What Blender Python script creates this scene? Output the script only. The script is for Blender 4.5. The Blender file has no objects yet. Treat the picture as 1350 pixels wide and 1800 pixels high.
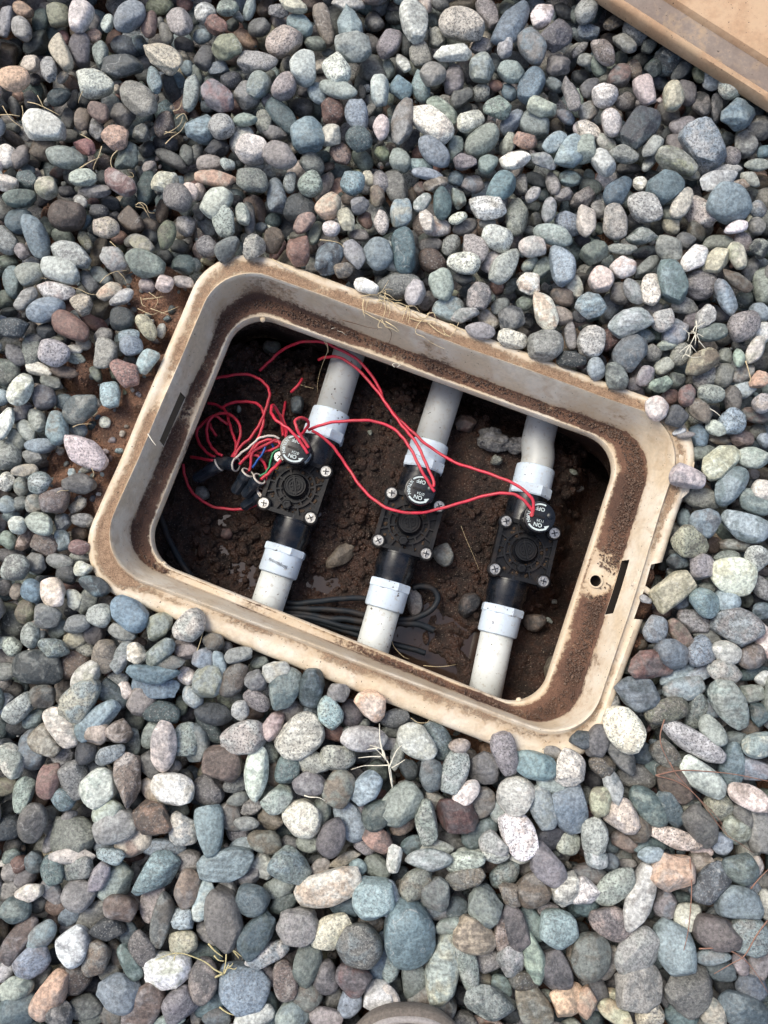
import bpy, bmesh, math, random
import numpy as np
from mathutils import Vector, Matrix
R = math.radians
C = bpy.context.scene.collection
# ---------------------------------------------------------------- camera
CAM_H = 0.75; FPX = 1500.0; TILT = R(7.0)
cd = bpy.data.cameras.new('camera'); cam = bpy.data.objects.new('camera', cd); C.objects.link(cam)
cam.location = (0, 0, CAM_H); cam.rotation_euler = (TILT, 0, 0)
cd.sensor_fit = 'AUTO'; cd.sensor_width = 36.0; cd.lens = FPX / 1800 * 36
cd.clip_start = 0.02; cd.clip_end = 200
bpy.context.scene.camera = cam
# ---------------------------------------------------------------- light
SUN_EL = 57; SUN_AZ = 140          # azimuth measured from +x, anticlockwise: light comes from the upper left
world = bpy.data.worlds.new('World'); bpy.context.scene.world = world
world.use_nodes = True
wn = world.node_tree.nodes; wl = world.node_tree.links
bg = wn['Background']
sky = wn.new('ShaderNodeTexSky'); sky.sky_type = 'NISHITA'; sky.sun_disc = False
sky.sun_elevation = R(SUN_EL); sky.sun_rotation = R(90 - SUN_AZ)
sky.dust_density = 4.0; sky.air_density = 0.8; sky.ozone_density = 0.6
wl.new(sky.outputs[0], bg.inputs[0]); bg.inputs[1].default_value = 0.15
sd = bpy.data.lights.new('sun', 'SUN'); sd.energy = 1.1; sd.angle = R(26); sd.color = (1.0, 1.0, 0.86)
sun = bpy.data.objects.new('sun', sd); C.objects.link(sun)
sv = Vector((math.cos(R(SUN_EL))*math.cos(R(SUN_AZ)), math.cos(R(SUN_EL))*math.sin(R(SUN_AZ)), math.sin(R(SUN_EL))))
sun.rotation_euler = (-sv).to_track_quat('-Z', 'Y').to_euler()
vs = bpy.context.scene.view_settings
vs.view_transform = 'Standard'; vs.look = 'None'; vs.gamma = 1; vs.use_curve_mapping = False
vs.exposure = 0.66
bpy.context.scene.cycles.max_bounces = 6; bpy.context.scene.cycles.diffuse_bounces = 3
# ---------------------------------------------------------------- helpers
ct, st_ = math.cos(TILT), math.sin(TILT)
def W(px, py, z=0.0):
    """point of the photograph at height z -> world"""
    u = (px - 675) / FPX; v = (py - 900) / FPX
    d = (u, st_ - v*ct, -ct - v*st_)
    s = (z - CAM_H) / d[2]
    return Vector((d[0]*s, d[1]*s, z))
def lin(r, g, b):
    f = lambda c: (c/255/12.92 if c/255 <= .04045 else ((c/255+.055)/1.055)**2.4)
    return (f(r), f(g), f(b))
def tag(o, label=None, cat=None, group=None, kind=None):
    if label: o['label'] = label
    if cat: o['category'] = cat
    if group: o['group'] = group
    if kind: o['kind'] = kind
    return o
def empty(name, loc=(0,0,0), rz=0, parent=None):
    o = bpy.data.objects.new(name, None); C.objects.link(o); o.location = loc; o.rotation_euler = (0,0,rz)
    o.empty_display_size = 0.01
    if parent: o.parent = parent
    return o
def mesh_np(name, v, f, mat, parent=None, smooth=True, loc=None):
    """v (n,3) array, f (m,3|4) array"""
    me = bpy.data.meshes.new(name)
    v = np.asarray(v, dtype=np.float32); f = np.asarray(f, dtype=np.int32); k = f.shape[1]
    me.vertices.add(len(v)); me.vertices.foreach_set('co', v.ravel())
    me.loops.add(f.size); me.loops.foreach_set('vertex_index', f.ravel())
    me.polygons.add(len(f)); me.polygons.foreach_set('loop_start', np.arange(0, f.size, k, dtype=np.int32))
    me.update(calc_edges=True)
    if smooth: me.polygons.foreach_set('use_smooth', np.ones(len(f), dtype=bool))
    me.materials.append(mat)
    o = bpy.data.objects.new(name, me); C.objects.link(o)
    if parent: o.parent = parent
    if loc is not None: o.location = loc
    return o
def obj(name, bm, mat, parent=None, smooth=False, auto=None):
    me = bpy.data.meshes.new(name)
    bmesh.ops.recalc_face_normals(bm, faces=bm.faces)
    bm.to_mesh(me); bm.free(); me.materials.append(mat)
    if smooth or auto:
        me.polygons.foreach_set('use_smooth', [True]*len(me.polygons))
    if auto:
        me.set_sharp_from_angle(angle=R(auto))
    o = bpy.data.objects.new(name, me); C.objects.link(o)
    if parent: o.parent = parent
    return o
def add_poly_prism(bm, pts, z0, z1, bev=0):
    n = len(pts)
    if bev:
        c = Vector((sum(p[0] for p in pts)/n, sum(p[1] for p in pts)/n))
        def ins(p):
            d = Vector((p[0], p[1])) - c; L = d.length
            d = d*(1 - bev/L); return (c.x+d.x, c.y+d.y)
        rings = [(pts, z0), (pts, z1-bev), ([ins(p) for p in pts], z1)]
    else: rings = [(pts, z0), (pts, z1)]
    vr = [[bm.verts.new((p[0], p[1], z)) for p in ps] for ps, z in rings]
    for a, b in zip(vr, vr[1:]):
        for i in range(n): bm.faces.new((a[i], a[(i+1)%n], b[(i+1)%n], b[i]))
    bm.faces.new(vr[0][::-1]); bm.faces.new(vr[-1])
def circ(cx, cy, r, n=24, a0=0, a1=360):
    full = abs(a1-a0) >= 360
    return [(cx+r*math.cos(R(a0+(a1-a0)*i/(n if full else n-1))), cy+r*math.sin(R(a0+(a1-a0)*i/(n if full else n-1)))) for i in range(n)]
def add_lathe(bm, prof, M=Matrix(), n=28, cap=True):
    """prof: (radius, height) pairs turned round +z then moved by M"""
    rings = []
    for r, h in prof:
        rings.append([bm.verts.new(M @ Vector((max(r,1e-6)*math.cos(2*math.pi*i/n), max(r,1e-6)*math.sin(2*math.pi*i/n), h))) for i in range(n)])
    for a, b in zip(rings, rings[1:]):
        for i in range(n): bm.faces.new((a[i], a[(i+1)%n], b[(i+1)%n], b[i]))
    if cap:
        bm.faces.new(rings[0][::-1]); bm.faces.new(rings[-1])
def add_band(bm, r0, r1, a0, a1, z0, z1, cx=0, cy=0, n=14):
    """arc-shaped bar"""
    o = circ(cx, cy, r1, n, a0, a1); i = circ(cx, cy, r0, n, a0, a1)
    vo0 = [bm.verts.new((*p, z0)) for p in o]; vo1 = [bm.verts.new((*p, z1)) for p in o]
    vi0 = [bm.verts.new((*p, z0)) for p in i]; vi1 = [bm.verts.new((*p, z1)) for p in i]
    full = abs(a1-a0) >= 360; m = n if full else n-1
    for k in range(m):
        j = (k+1) % n
        bm.faces.new((vo1[k], vo1[j], vi1[j], vi1[k])); bm.faces.new((vo0[k], vi0[k], vi0[j], vo0[j]))
        bm.faces.new((vo0[k], vo0[j], vo1[j], vo1[k])); bm.faces.new((vi0[k], vi1[k], vi1[j], vi0[j]))
    if not full:
        for k in (0, n-1): bm.faces.new((vo0[k], vo1[k], vi1[k], vi0[k]))
def add_bar(bm, p, q, w, z0, z1):
    p = Vector(p); q = Vector(q); d = (q-p).normalized(); s = Vector((-d.y, d.x))*w/2
    add_poly_prism(bm, [tuple(p-s), tuple(q-s), tuple(q+s), tuple(p+s)], z0, z1)
def spline(pts, per=8):
    P = [Vector(p) for p in pts]; P = [P[0]*2-P[1]] + P + [P[-1]*2-P[-2]]; out = []
    for i in range(1, len(P)-2):
        a, b, c, d = P[i-1], P[i], P[i+1], P[i+2]
        for k in range(per):
            t = k/per
            out.append(0.5*((2*b) + (c-a)*t + (2*a-5*b+4*c-d)*t*t + (3*b-a-3*c+d)*t**3))
    out.append(P[-2]); return out
def add_tube(bm, pts, r, n=8, taper=None, cap=True):
    rings = []; up = Vector((0,0,1)); m = len(pts)
    for i, p in enumerate(pts):
        d = (pts[min(i+1, m-1)] - pts[max(i-1, 0)])
        if d.length < 1e-9: d = Vector((1,0,0))
        d.normalize()
        s = d.cross(up)
        if s.length < 0.15: s = d.cross(Vector((1,0,0)))
        s.normalize(); t = s.cross(d).normalized(); up = t if abs(t.z) > .3 else up
        rr = r if taper is None else r*taper(i/(m-1))
        rings.append([bm.verts.new(p + (s*math.cos(2*math.pi*k/n)+t*math.sin(2*math.pi*k/n))*rr) for k in range(n)])
    for a, b in zip(rings, rings[1:]):
        for i in range(n): bm.faces.new((a[i], a[(i+1)%n], b[(i+1)%n], b[i]))
    if cap: bm.faces.new(rings[0][::-1]); bm.faces.new(rings[-1])
def align(p, d):
    return Matrix.Translation(p) @ Vector(d).to_track_quat('Z', 'Y').to_matrix().to_4x4()
rng = np.random.default_rng(11); random.seed(4)
def wav(P, scale, seed, octv=3):
    """cheap smooth 3-d noise from plane waves, about -1..1"""
    r = np.random.default_rng(seed); out = np.zeros(len(P)); amp = 1.0; tot = 0
    for o in range(octv):
        for k in range(5):
            d = r.normal(size=3); d /= np.linalg.norm(d)
            out += amp*np.sin(P @ d * scale * r.uniform(.7, 1.35) + r.uniform(0, 6.28))*0.45
        amp *= .5; scale *= 2.1
    return out
def vnoise(x, y, scale, seed):
    """2-d value noise 0..1"""
    x = np.asarray(x)*scale + 1000; y = np.asarray(y)*scale + 1000
    xi = np.floor(x).astype(np.int64); yi = np.floor(y).astype(np.int64)
    fx = x-xi; fy = y-yi; fx = fx*fx*(3-2*fx); fy = fy*fy*(3-2*fy)
    def h(a, b):
        n = (a*374761393 + b*668265263 + seed*974711) & 0xffffffff
        n = ((n ^ (n >> 13))*1274126177) & 0xffffffff
        return ((n ^ (n >> 16)) & 0xffff)/65535.0
    return (h(xi,yi)*(1-fx)+h(xi+1,yi)*fx)*(1-fy) + (h(xi,yi+1)*(1-fx)+h(xi+1,yi+1)*fx)*fy
def fbm(x, y, scale, seed, o=4):
    s = 0; a = 1; t = 0
    for k in range(o):
        s = s + a*vnoise(x, y, scale, seed+k*17); t += a; a *= .5; scale *= 2.05
    return s/t
# ---------------------------------------------------------------- materials
class NT:
    def __init__(s, name):
        s.m = bpy.data.materials.new(name); s.m.use_nodes = True
        s.n = s.m.node_tree.nodes; s.l = s.m.node_tree.links; s.b = s.n['Principled BSDF']
        s.tc = s.n.new('ShaderNodeTexCoord')
    def link(s, a, b): s.l.new(a, b)
    def noise(s, scale, detail=4, vec=None, rough=.55, dist=0):
        n = s.n.new('ShaderNodeTexNoise'); n.inputs['Scale'].default_value = scale; n.inputs['Detail'].default_value = detail
        n.inputs['Roughness'].default_value = rough; n.inputs['Distortion'].default_value = dist
        s.link(vec if vec is not None else s.tc.outputs['Object'], n.inputs['Vector']); return n.outputs['Fac']
    def voro(s, scale, vec=None, out='Distance'):
        n = s.n.new('ShaderNodeTexVoronoi'); n.inputs['Scale'].default_value = scale
        s.link(vec if vec is not None else s.tc.outputs['Object'], n.inputs['Vector']); return n.outputs[out]
    def ramp(s, fac, a, b, va=0.0, vb=1.0):
        n = s.n.new('ShaderNodeMapRange'); n.interpolation_type = 'SMOOTHSTEP'
        n.inputs[1].default_value = a; n.inputs[2].default_value = b; n.inputs[3].default_value = va; n.inputs[4].default_value = vb
        s.link(fac, n.inputs[0]); return n.outputs[0]
    def math(s, op, a, b=None):
        n = s.n.new('ShaderNodeMath'); n.operation = op
        for i, x in enumerate((a, b)):
            if x is None: continue
            if isinstance(x, (int, float)): n.inputs[i].default_value = x
            else: s.link(x, n.inputs[i])
        return n.outputs[0]
    def mix(s, f, a, b, typ='MIX'):
        n = s.n.new('ShaderNodeMix'); n.data_type = 'RGBA'; n.blend_type = typ
        for i, x in ((0, f), (6, a), (7, b)):
            if isinstance(x, (int, float)): n.inputs[i].default_value = x
            elif isinstance(x, tuple): n.inputs[i].default_value = (*x[:3], 1)
            else: s.link(x, n.inputs[i])
        return n.outputs[2]
    def gray(s, f):
        n = s.n.new('ShaderNodeCombineColor')
        for i in range(3): s.link(f, n.inputs[i])
        return n.outputs[0]
    def attr(s, name, out='Color'):
        n = s.n.new('ShaderNodeAttribute'); n.attribute_name = name; return n.outputs[out]
    def bump(s, h, strength, dist):
        n = s.n.new('ShaderNodeBump'); n.inputs['Strength'].default_value = strength; n.inputs['Distance'].default_value = dist
        s.link(h, n.inputs['Height']); s.link(n.outputs[0], s.b.inputs['Normal'])
    def base(s, c):
        if isinstance(c, tuple): s.b.inputs['Base Color'].default_value = (*c, 1)
        else: s.link(c, s.b.inputs['Base Color'])
    def rough(s, r):
        if isinstance(r, (int, float)): s.b.inputs['Roughness'].default_value = r
        else: s.link(r, s.b.inputs['Roughness'])
def simple(name, col, rough=.5, vary=.15, scale=150, bump=.2, bd=.0003, metal=0, dust=None, dustamt=.5, spec=.5):
    t = NT(name)
    n = t.noise(scale, 5)
    c = t.mix(1.0, col, t.gray(t.ramp(n, .25, .75, 1-vary, 1+vary)), 'MULTIPLY')
    if dust:
        c = t.mix(t.math('MULTIPLY', t.ramp(t.noise(scale*.45, 6), .46, .66), dustamt), c, dust)
    t.base(c); t.rough(t.ramp(n, .3, .7, max(rough-.08, 0), rough+.08)); t.b.inputs['Metallic'].default_value = metal
    t.b.inputs['Specular IOR Level'].default_value = spec
    if bump: t.bump(t.noise(scale*3, 4), bump, bd)
    return t.m
# pebble
t = NT('pebble')
cv = t.n.new('ShaderNodeVectorMath'); cv.operation = 'ADD'
t.link(t.tc.outputs['Object'], cv.inputs[0]); t.link(t.attr('off', 'Vector'), cv.inputs[1]); V = cv.outputs[0]
sep = t.n.new('ShaderNodeSeparateXYZ'); t.link(t.attr('par', 'Vector'), sep.inputs[0])
n1 = t.noise(75, 5, V, .6, .6); n2 = t.noise(330, 6, V, .7); n3 = t.noise(560, 3, V, .6); n4 = t.noise(38, 3, V)
c = t.mix(t.ramp(n1, .44, .62, 0, .72), t.attr('c1'), t.attr('c2'))
c = t.mix(1.0, c, t.gray(t.ramp(n2, .32, .68, .60, 1.40)), 'MULTIPLY')
c = t.mix(1.0, c, t.gray(t.ramp(n4, .3, .7, .86, 1.14)), 'MULTIPLY')
dk = t.math('MULTIPLY', t.ramp(n3, .53, .60), sep.outputs[0])
c = t.mix(t.math('MULTIPLY', dk, .95), c, (.045, .045, .048))
n5 = t.noise(640, 2, V, .5)
c = t.mix(t.math('MULTIPLY', t.math('MULTIPLY', t.ramp(n5, .58, .66), .32), t.math('ADD', sep.outputs[0], .25)), c, (.55, .54, .50))
# thin mineral veins
n6 = t.noise(34, 2, V, .5, .3)
bandm = t.ramp(sep.outputs[1], .8, .95)
st = t.n.new('ShaderNodeVectorMath'); st.operation = 'MULTIPLY'; t.link(V, st.inputs[0]); st.inputs[1].default_value = (.25, 1, .8)
bn = t.noise(260, 3, st.outputs[0], .6, .25)
c = t.mix(bandm, c, t.mix(1.0, c, t.gray(t.ramp(bn, .34, .66, .74, 1.22)), 'MULTIPLY'))
vein = t.ramp(t.math('ABSOLUTE', t.math('SUBTRACT', n6, .5)), .0, .010, 1, 0)
c = t.mix(t.math('MULTIPLY', t.math('MULTIPLY', vein, t.ramp(n2, .4, .6)), t.math('MULTIPLY', sep.outputs[1], t.math('SUBTRACT', 1.0, bandm))), c, (.55, .54, .50))
# small pits
pit = t.ramp(t.voro(260, V), .05, .16, 1, 0)
c = t.mix(t.math('MULTIPLY', pit, t.math('MULTIPLY', sep.outputs[2], .7)), c, (.05, .045, .04))
t.base(c); t.rough(t.ramp(n2, .3, .7, .36, .60)); t.b.inputs['Specular IOR Level'].default_value = .42
hh = t.math('ADD', t.math('MULTIPLY', n2, 1.0), t.math('SUBTRACT', t.math('MULTIPLY', n1, 1.6), t.math('MULTIPLY', t.math('MULTIPLY', pit, sep.outputs[2]), .9)))
t.bump(hh, .7, .0014)
M_PEB = t.m
# bare soil
def soilmat(name, ca, cb, wet=0):
    t = NT(name)
    n = t.noise(60, 8, rough=.65); g = t.noise(520, 4, rough=.7); gr = t.voro(420)
    c = t.mix(t.ramp(n, .35, .65), ca, cb)
    c = t.mix(1.0, c, t.gray(t.ramp(g, .3, .7, .6, 1.4)), 'MULTIPLY')
    c = t.mix(t.math('MULTIPLY', t.ramp(t.noise(800, 1), .69, .73), .7), c, (.42, .34, .26))
    t.base(c)
    if wet: t.rough(t.ramp(n, .4, .62, .36, .8)); t.b.inputs['Specular IOR Level'].default_value = .5
    else: t.rough(.9)
    t.bump(t.math('ADD', t.math('MULTIPLY', n, 2.0), t.math('SUBTRACT', g, t.math('MULTIPLY', gr, .6))), .9, .0022)
    return t.m
M_SOIL = soilmat('red_brown_soil', lin(138, 102, 80), lin(94, 70, 56))
M_MUD = soilmat('wet_mud', lin(62, 40, 29), lin(37, 26, 20), 1)
M_LEDGE = soilmat('ledge_dirt', lin(118, 95, 80), lin(94, 76, 66))
t = NT('puddle_water'); t.base((.035, .022, .016)); t.rough(.04); t.bump(t.noise(90, 2), .12, .0006); M_WATER = t.m
# plastic of the box: worn tan with clinging dirt following the 'dirt' attribute
def boxmat(name, tan, pale):
    t = NT(name)
    n = t.noise(22, 6, rough=.62); f = t.noise(260, 6, rough=.7); ff = t.noise(1100, 3)
    c = t.mix(t.ramp(n, .38, .64), tan, pale)
    c = t.mix(t.math('MULTIPLY', t.ramp(t.noise(45, 5, dist=1.0), .5, .7), .45), c, lin(178, 152, 120))
    c = t.mix(1.0, c, t.gray(t.ramp(f, .3, .7, .90, 1.08)), 'MULTIPLY')
    d = t.attr('dirt', 'Fac')
    dm = t.math('ADD', d, t.math('ADD', t.math('MULTIPLY', t.math('SUBTRACT', n, .5), 1.5), t.math('MULTIPLY', t.math('SUBTRACT', f, .5), 1.3)))
    film = t.ramp(dm, .15, .62, 0, .6); cake = t.ramp(dm, .52, .86)
    zs = t.n.new('ShaderNodeSeparateXYZ'); t.link(t.tc.outputs['Object'], zs.inputs[0]); hi = t.ramp(zs.outputs[2], -.030, -.020)
    c = t.mix(film, c, lin(176, 148, 116))
    soil = t.mix(t.ramp(n, .4, .6), lin(116, 87, 71), lin(90, 68, 57))
    sandy = t.mix(t.ramp(f, .35, .65), lin(138, 112, 90), lin(166, 139, 113)); soil = t.mix(hi, soil, sandy)
    soil = t.mix(1.0, soil, t.gray(t.ramp(ff, .32, .7, .72, 1.28)), 'MULTIPLY')
    c = t.mix(cake, c, soil)
    c = t.mix(t.ramp(t.noise(420, 2), .70, .735), c, (.05, .035, .025))
    t.base(c); t.rough(t.ramp(cake, 0, 1, .52, .92)); t.b.inputs['Specular IOR Level'].default_value = .35
    t.bump(t.math('ADD', t.math('MULTIPLY', cake, .8), t.math('ADD', t.math('MULTIPLY', t.math('MULTIPLY', ff, cake), 1.5), t.math('MULTIPLY', f, .35))), .6, .0014)
    return t.m
M_BOX = boxmat('tan_box_plastic', lin(205, 187, 160), lin(222, 212, 194))
M_LID = boxmat('tan_lid_plastic', lin(178, 144, 112), lin(196, 166, 134))
M_LIDB = boxmat('lid_band_plastic', lin(128, 113, 102), lin(142, 128, 116))
M_BLACK = simple('black_plastic', lin(13, 15, 19), .42, .3, 120, .35, .0004, dust=lin(74, 60, 50), dustamt=.2, spec=.25)
M_BLKCLEAN = simple('glossy_black_plastic', lin(14, 19, 26), .27, .25, 150, .2, .0002, dust=lin(70, 62, 55), dustamt=.22, spec=.42)
M_MUDFILL = simple('packed_dirt_in_pockets', lin(74, 58, 44), .85, .5, 260, .9, .0012)
def pvcmat(name, col, bl=.3):
    t = NT(name); n = t.noise(28, 5); f = t.noise(210, 5, rough=.7)
    c = t.mix(t.ramp(n, .35, .7), col, tuple(x*.86 for x in col))
    c = t.mix(t.math('MULTIPLY', t.ramp(f, .54, .70), .55), c, lin(158, 142, 120)); c = t.mix(t.math('MULTIPLY', t.ramp(t.noise(60, 6, dist=1.5), .56, .66), bl), c, lin(128, 108, 88))
    c = t.mix(t.ramp(t.noise(260, 2), .695, .715), c, (.05, .03, .02))
    t.base(c); t.rough(.42); t.bump(f, .1, .0003); return t.m
M_PVC = pvcmat('white_pvc_pipe', lin(224, 228, 224), .18); M_FIT = pvcmat('pale_blue_white_fitting', lin(208, 222, 234), .10)
M_PVCOLD = pvcmat('stained_pvc_pipe', lin(184, 186, 182))
M_RED = simple('red_wire_insulation', lin(196, 46, 66), .42, .18, 200, .15, .0002, dust=lin(150, 80, 70), dustamt=.35)
M_WHITEW = simple('white_wire_insulation', lin(216, 204, 192), .5, .12, 200, .1)
M_BLUEW = simple('blue_wire_insulation', lin(30, 84, 160), .4, .1, 200, .1)
M_GREENW = simple('green_wire_insulation', lin(36, 128, 82), .4, .1, 200, .1)
M_YELW = simple('yellow_wire_insulation', lin(206, 152, 40), .4, .1, 200, .1)
M_NUT = simple('blue_black_connector', lin(28, 36, 46), .34, .3, 160, .3, .0003, dust=lin(96, 92, 88), dustamt=.35)
M_NUTRIM = simple('connector_grease_rim', lin(206, 198, 186), .5, .15, 300, .1)
M_STEEL = simple('stainless_screw', lin(176, 176, 172), .34, .3, 500, .15, .0002, metal=1, dust=lin(96, 84, 74), dustamt=.5)
M_PRINT = simple('white_print', lin(188, 200, 198), .5, .04, 300, 0)
M_STICK = simple('blue_sticker', lin(52, 86, 130), .4, .1, 300, 0)
M_INK = simple('black_ink', lin(50, 50, 54), .5, .1, 300, 0)
M_CABLE = simple('dark_rubber_cable', lin(26, 32, 38), .6, .3, 120, .3, .0004, dust=lin(66, 54, 45), dustamt=.45, spec=.3)
M_STRAW = simple('dry_straw', lin(206, 186, 146), .7, .25, 300, .2)
M_PALEST = simple('bleached_grass', lin(222, 216, 196), .7, .15, 300, .2)
M_GREENST = simple('greenish_grass', lin(196, 184, 136), .7, .2, 300, .2)
M_NEEDLE = simple('pine_needle_brown', lin(140, 104, 86), .55, .2, 300, .15)
M_ROOT = simple('dark_root', lin(96, 72, 52), .8, .2, 300, .2)
M_SHOE = simple('grey_brown_canvas', lin(112, 104, 96), .85, .3, 420, .9, .0009)
M_SHOEPALE = simple('pale_grey_piping', lin(158, 152, 148), .7, .2, 500, .5, .0005)
M_SHOENAVY = simple('navy_grey_upper', lin(70, 68, 78), .8, .25, 500, .7, .0006)
M_SLOT = simple('brown_slot_dirt', lin(88, 76, 60), .9, .2, 160, .5, .0006)  # flat grey-brown soil showing in the left slot

# ---------------------------------------------------------------- the valve box (rings, outer to inner)
RING_O = [(374.7,412.6),(1252,736.5),(1035,1377.4),(118.5,1015.3)]
RING_C = [(395,462.3),(1204,752.7),(1028,1310),(169,988)]
RING_W = [(413,504),(1155.5,781),(995,1293),(206.6,978)]
RING_I = [(426.4,547.7),(1089.5,788.4),(940,1251.6),(253.3,978.3)]
NC, NS = 12, 46
def wquad(q, z): return [W(x, y, z) for x, y in q]
def ringpts(c, r, off=0.0):
    """rounded quad through world corners c (clockwise in the photo), inset by off (+ inwards)"""
    n = 4; cc = sum(c, Vector())/4; out = []
    lines = []
    for i in range(n):
        a, b = c[i], c[(i+1) % n]; d = (b-a); d.z = 0; d.normalize(); nn = Vector((d.y, -d.x, 0))
        if nn.dot(cc-a) < 0: nn = -nn
        lines.append((a+nn*off, d, nn))
    def inter(l1, l2):
        a, d, _ = l1; b, e, _ = l2
        den = d.x*e.y-d.y*e.x; t = ((b.x-a.x)*e.y-(b.y-a.y)*e.x)/den; return a+d*t
    K = [inter(lines[i-1], lines[i]) for i in range(n)]
    r = max(r-off, .004)
    segs = []
    for i in range(n):
        p = K[i]; d0 = lines[i-1][1]; d1 = lines[i][1]
        ang = math.acos(max(-1, min(1, (-d0).dot(d1)))); tl = r/math.tan(ang/2)
        s = p-d0*tl; e = p+d1*tl
        bis = (d1-d0).normalized(); cen = p+bis*(r/math.sin(ang/2))
        a0 = math.atan2(s.y-cen.y, s.x-cen.x); a1 = math.atan2(e.y-cen.y, e.x-cen.x)
        da = (a1-a0+math.pi) % (2*math.pi)-math.pi
        arc = [Vector((cen.x+r*math.cos(a0+da*k/NC), cen.y+r*math.sin(a0+da*k/NC), p.z)) for k in range(NC+1)]
        segs.append(arc)
    for i in range(n):
        out += segs[i]
        a = segs[i][-1]; b = segs[(i+1) % n][0]
        out += [a.lerp(b, k/NS) for k in range(1, NS)]
    return out
ZL = -0.036
pO = lambda z, off=0: ringpts(wquad(RING_O, 0), .056, off)
def lift(ps, z): return [Vector((p.x, p.y, z)) for p in ps]
rO = ringpts(wquad(RING_O, 0), .054); rO2 = ringpts(wquad(RING_O, 0), .054, .0062)
rC = ringpts(wquad(RING_C, -.002), .046)
rW = ringpts(wquad(RING_W, ZL), .040); rI = ringpts(wquad(RING_I, ZL-.012), .034)
rI2 = ringpts(wquad(RING_I, ZL-.012), .034, -.0022)
N = len(rO)
def mixr(a, b, t, z): return [Vector((p.x*(1-t)+q.x*t, p.y*(1-t)+q.y*t, z)) for p, q in zip(a, b)]
outw = lambda ring, d: [Vector((p.x, p.y, 0)) + (Vector((p.x, p.y, 0))-CEN).normalized()*d for p in ring]
CEN = sum(rO, Vector())/N; CEN.z = 0
rings = [(lift(outw(rO, .012), -.19), .9), (lift(outw(rO, .004), -.06), .6), (lift(rO, -.012), .45), (lift(rO, -.0052), .0), (mixr(rO, rO2, .16, -.0026), -.1), (mixr(rO, rO2, .5, -.0008), -.1), (lift(rO2, 0), .12)]
for t_ in (.25, .5, .78): rings.append((mixr(rO2, rC, t_, (-.0012, -.0016, -.0010)[int(t_*4)-1]), (.55, .72, .62)[int(t_*4)-1]))
rings.append((mixr(rO2, rC, .93, .0022), .12)); rings.append((lift(rC, .0004), .0))
for k, t_ in enumerate((.06, .2, .4, .6, .8, .93)):
    zz = .0004+(ZL-.0004)*t_; rings.append((mixr(rC, rW, t_, zz), (.02, .06, .10, .14, .26, .52)[k]))
rings.append((lift(rW, ZL), .7)); rings.append((mixr(rW, rI2, .08, ZL-.0012), .8))
for t_ in (.3, .55, .8): rings.append((mixr(rW, rI2, t_, ZL-.001), .8))
rings.append((mixr(rW, rI2, .97, ZL-.0008), .62)); rings.append((lift(mixr(rI2, rI, .5, 0), ZL-.0012), .2)); rings.append((lift(rI, ZL-.003), .2))
rings.append((lift(rI, ZL-.012), .4)); rings.append((lift(outw(rI, .004), ZL-.013), .8)); rings.append((lift(outw(rI, .030), -.10), .9)); rings.append((lift(outw(rI, .038), -.19), .9))
V_ = []; D_ = []
def side_of(i):
    per = NC+NS; return (i % N)//per, ((i % N) % per)/per
for ri, (ps, dv) in enumerate(rings):
    for i, p in enumerate(ps):
        s, u = side_of(i)      # 0 top edge, 1 right, 2 bottom, 3 left (each starts with its corner)
        d = dv
        if 10 <= ri <= 11: d -= .12
        flange = 6 <= ri <= 10; wall = 11 < ri < 18; ledge = ri >= 18 and ri <= 22
        if flange:
            d += {0: .28, 1: -.06, 2: -.18, 3: .26}[s]
            if s == 3 and u < .42: d += .08
            if s == 2: d += (.30 if ri >= 9 and u < .85 else 0) - (.25 if ri <= 7 else 0)
            if s == 3 and .62 < u < .76: d -= .5
            if s == 1 and u > .5: d -= .18
        if wall:
            d += {0: .08, 1: .0, 2: .16, 3: -.06}[s]
            d += .42*math.exp(-((p-W(430, 500, -.02)).length/.055)**2)
        if ledge:
            d += {0: .35, 1: .30, 2: -.30 + .75*max(0, (.62-u))/.62*1.2, 3: .12}[s]
            dh = (p-W(1045, 1008, ZL)); d -= 1.25*max(0, 1-(dh.length/.021)**4)
            if s == 2 and u > .62: d -= .12
        z = p.z
        V_.append((p.x, p.y, z)); D_.append(d)
V_ = np.array(V_)
D_ = np.array(D_).reshape(len(rings), N); D_ = sum(np.roll(D_, k, axis=1) for k in (-2, -1, 0, 1, 2))/5; D_ = D_.ravel()
D_ = D_ + (fbm(V_[:, 0], V_[:, 1], 26, 401, 3)-.5)*.75*np.clip((np.arange(len(V_))//N >= 6)*1.0, 0, 1) + (fbm(V_[:, 0], V_[:, 1], 70, 402, 2)-.5)*.3
nz = wav(V_, 55, 3, 3)
inner = np.arange(len(V_))//N
amp = np.where((inner >= 3) & (inner <= 22), .00045, .0)
V_[:, 2] += nz*amp; V_[:, 0] += wav(V_, 40, 5, 2)*amp*1.1; V_[:, 1] += wav(V_, 40, 6, 2)*amp*1.1
F_ = []
nr = len(rings)
for r_ in range(nr):
    r2 = (r_+1) % nr
    for i in range(N):
        j = (i+1) % N
        F_.append((r_*N+i, r2*N+i, r2*N+j, r_*N+j))
box = empty('valve_box', (CEN.x, CEN.y, -.19))
tag(box, 'tan plastic rectangular valve box sunk open in the pebbles, dirt caked on its ledge', 'valve box')
def rel(o, root):      # keep world coordinates for a mesh whose thing sits elsewhere
    o.parent = root; o.location = -Vector(root.location)
frame = mesh_np('box_body', V_, F_, M_BOX)
fa = frame.data.attributes.new('dirt', 'FLOAT', 'POINT'); fa.data.foreach_set('value', np.array(D_, dtype=np.float32))
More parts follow.
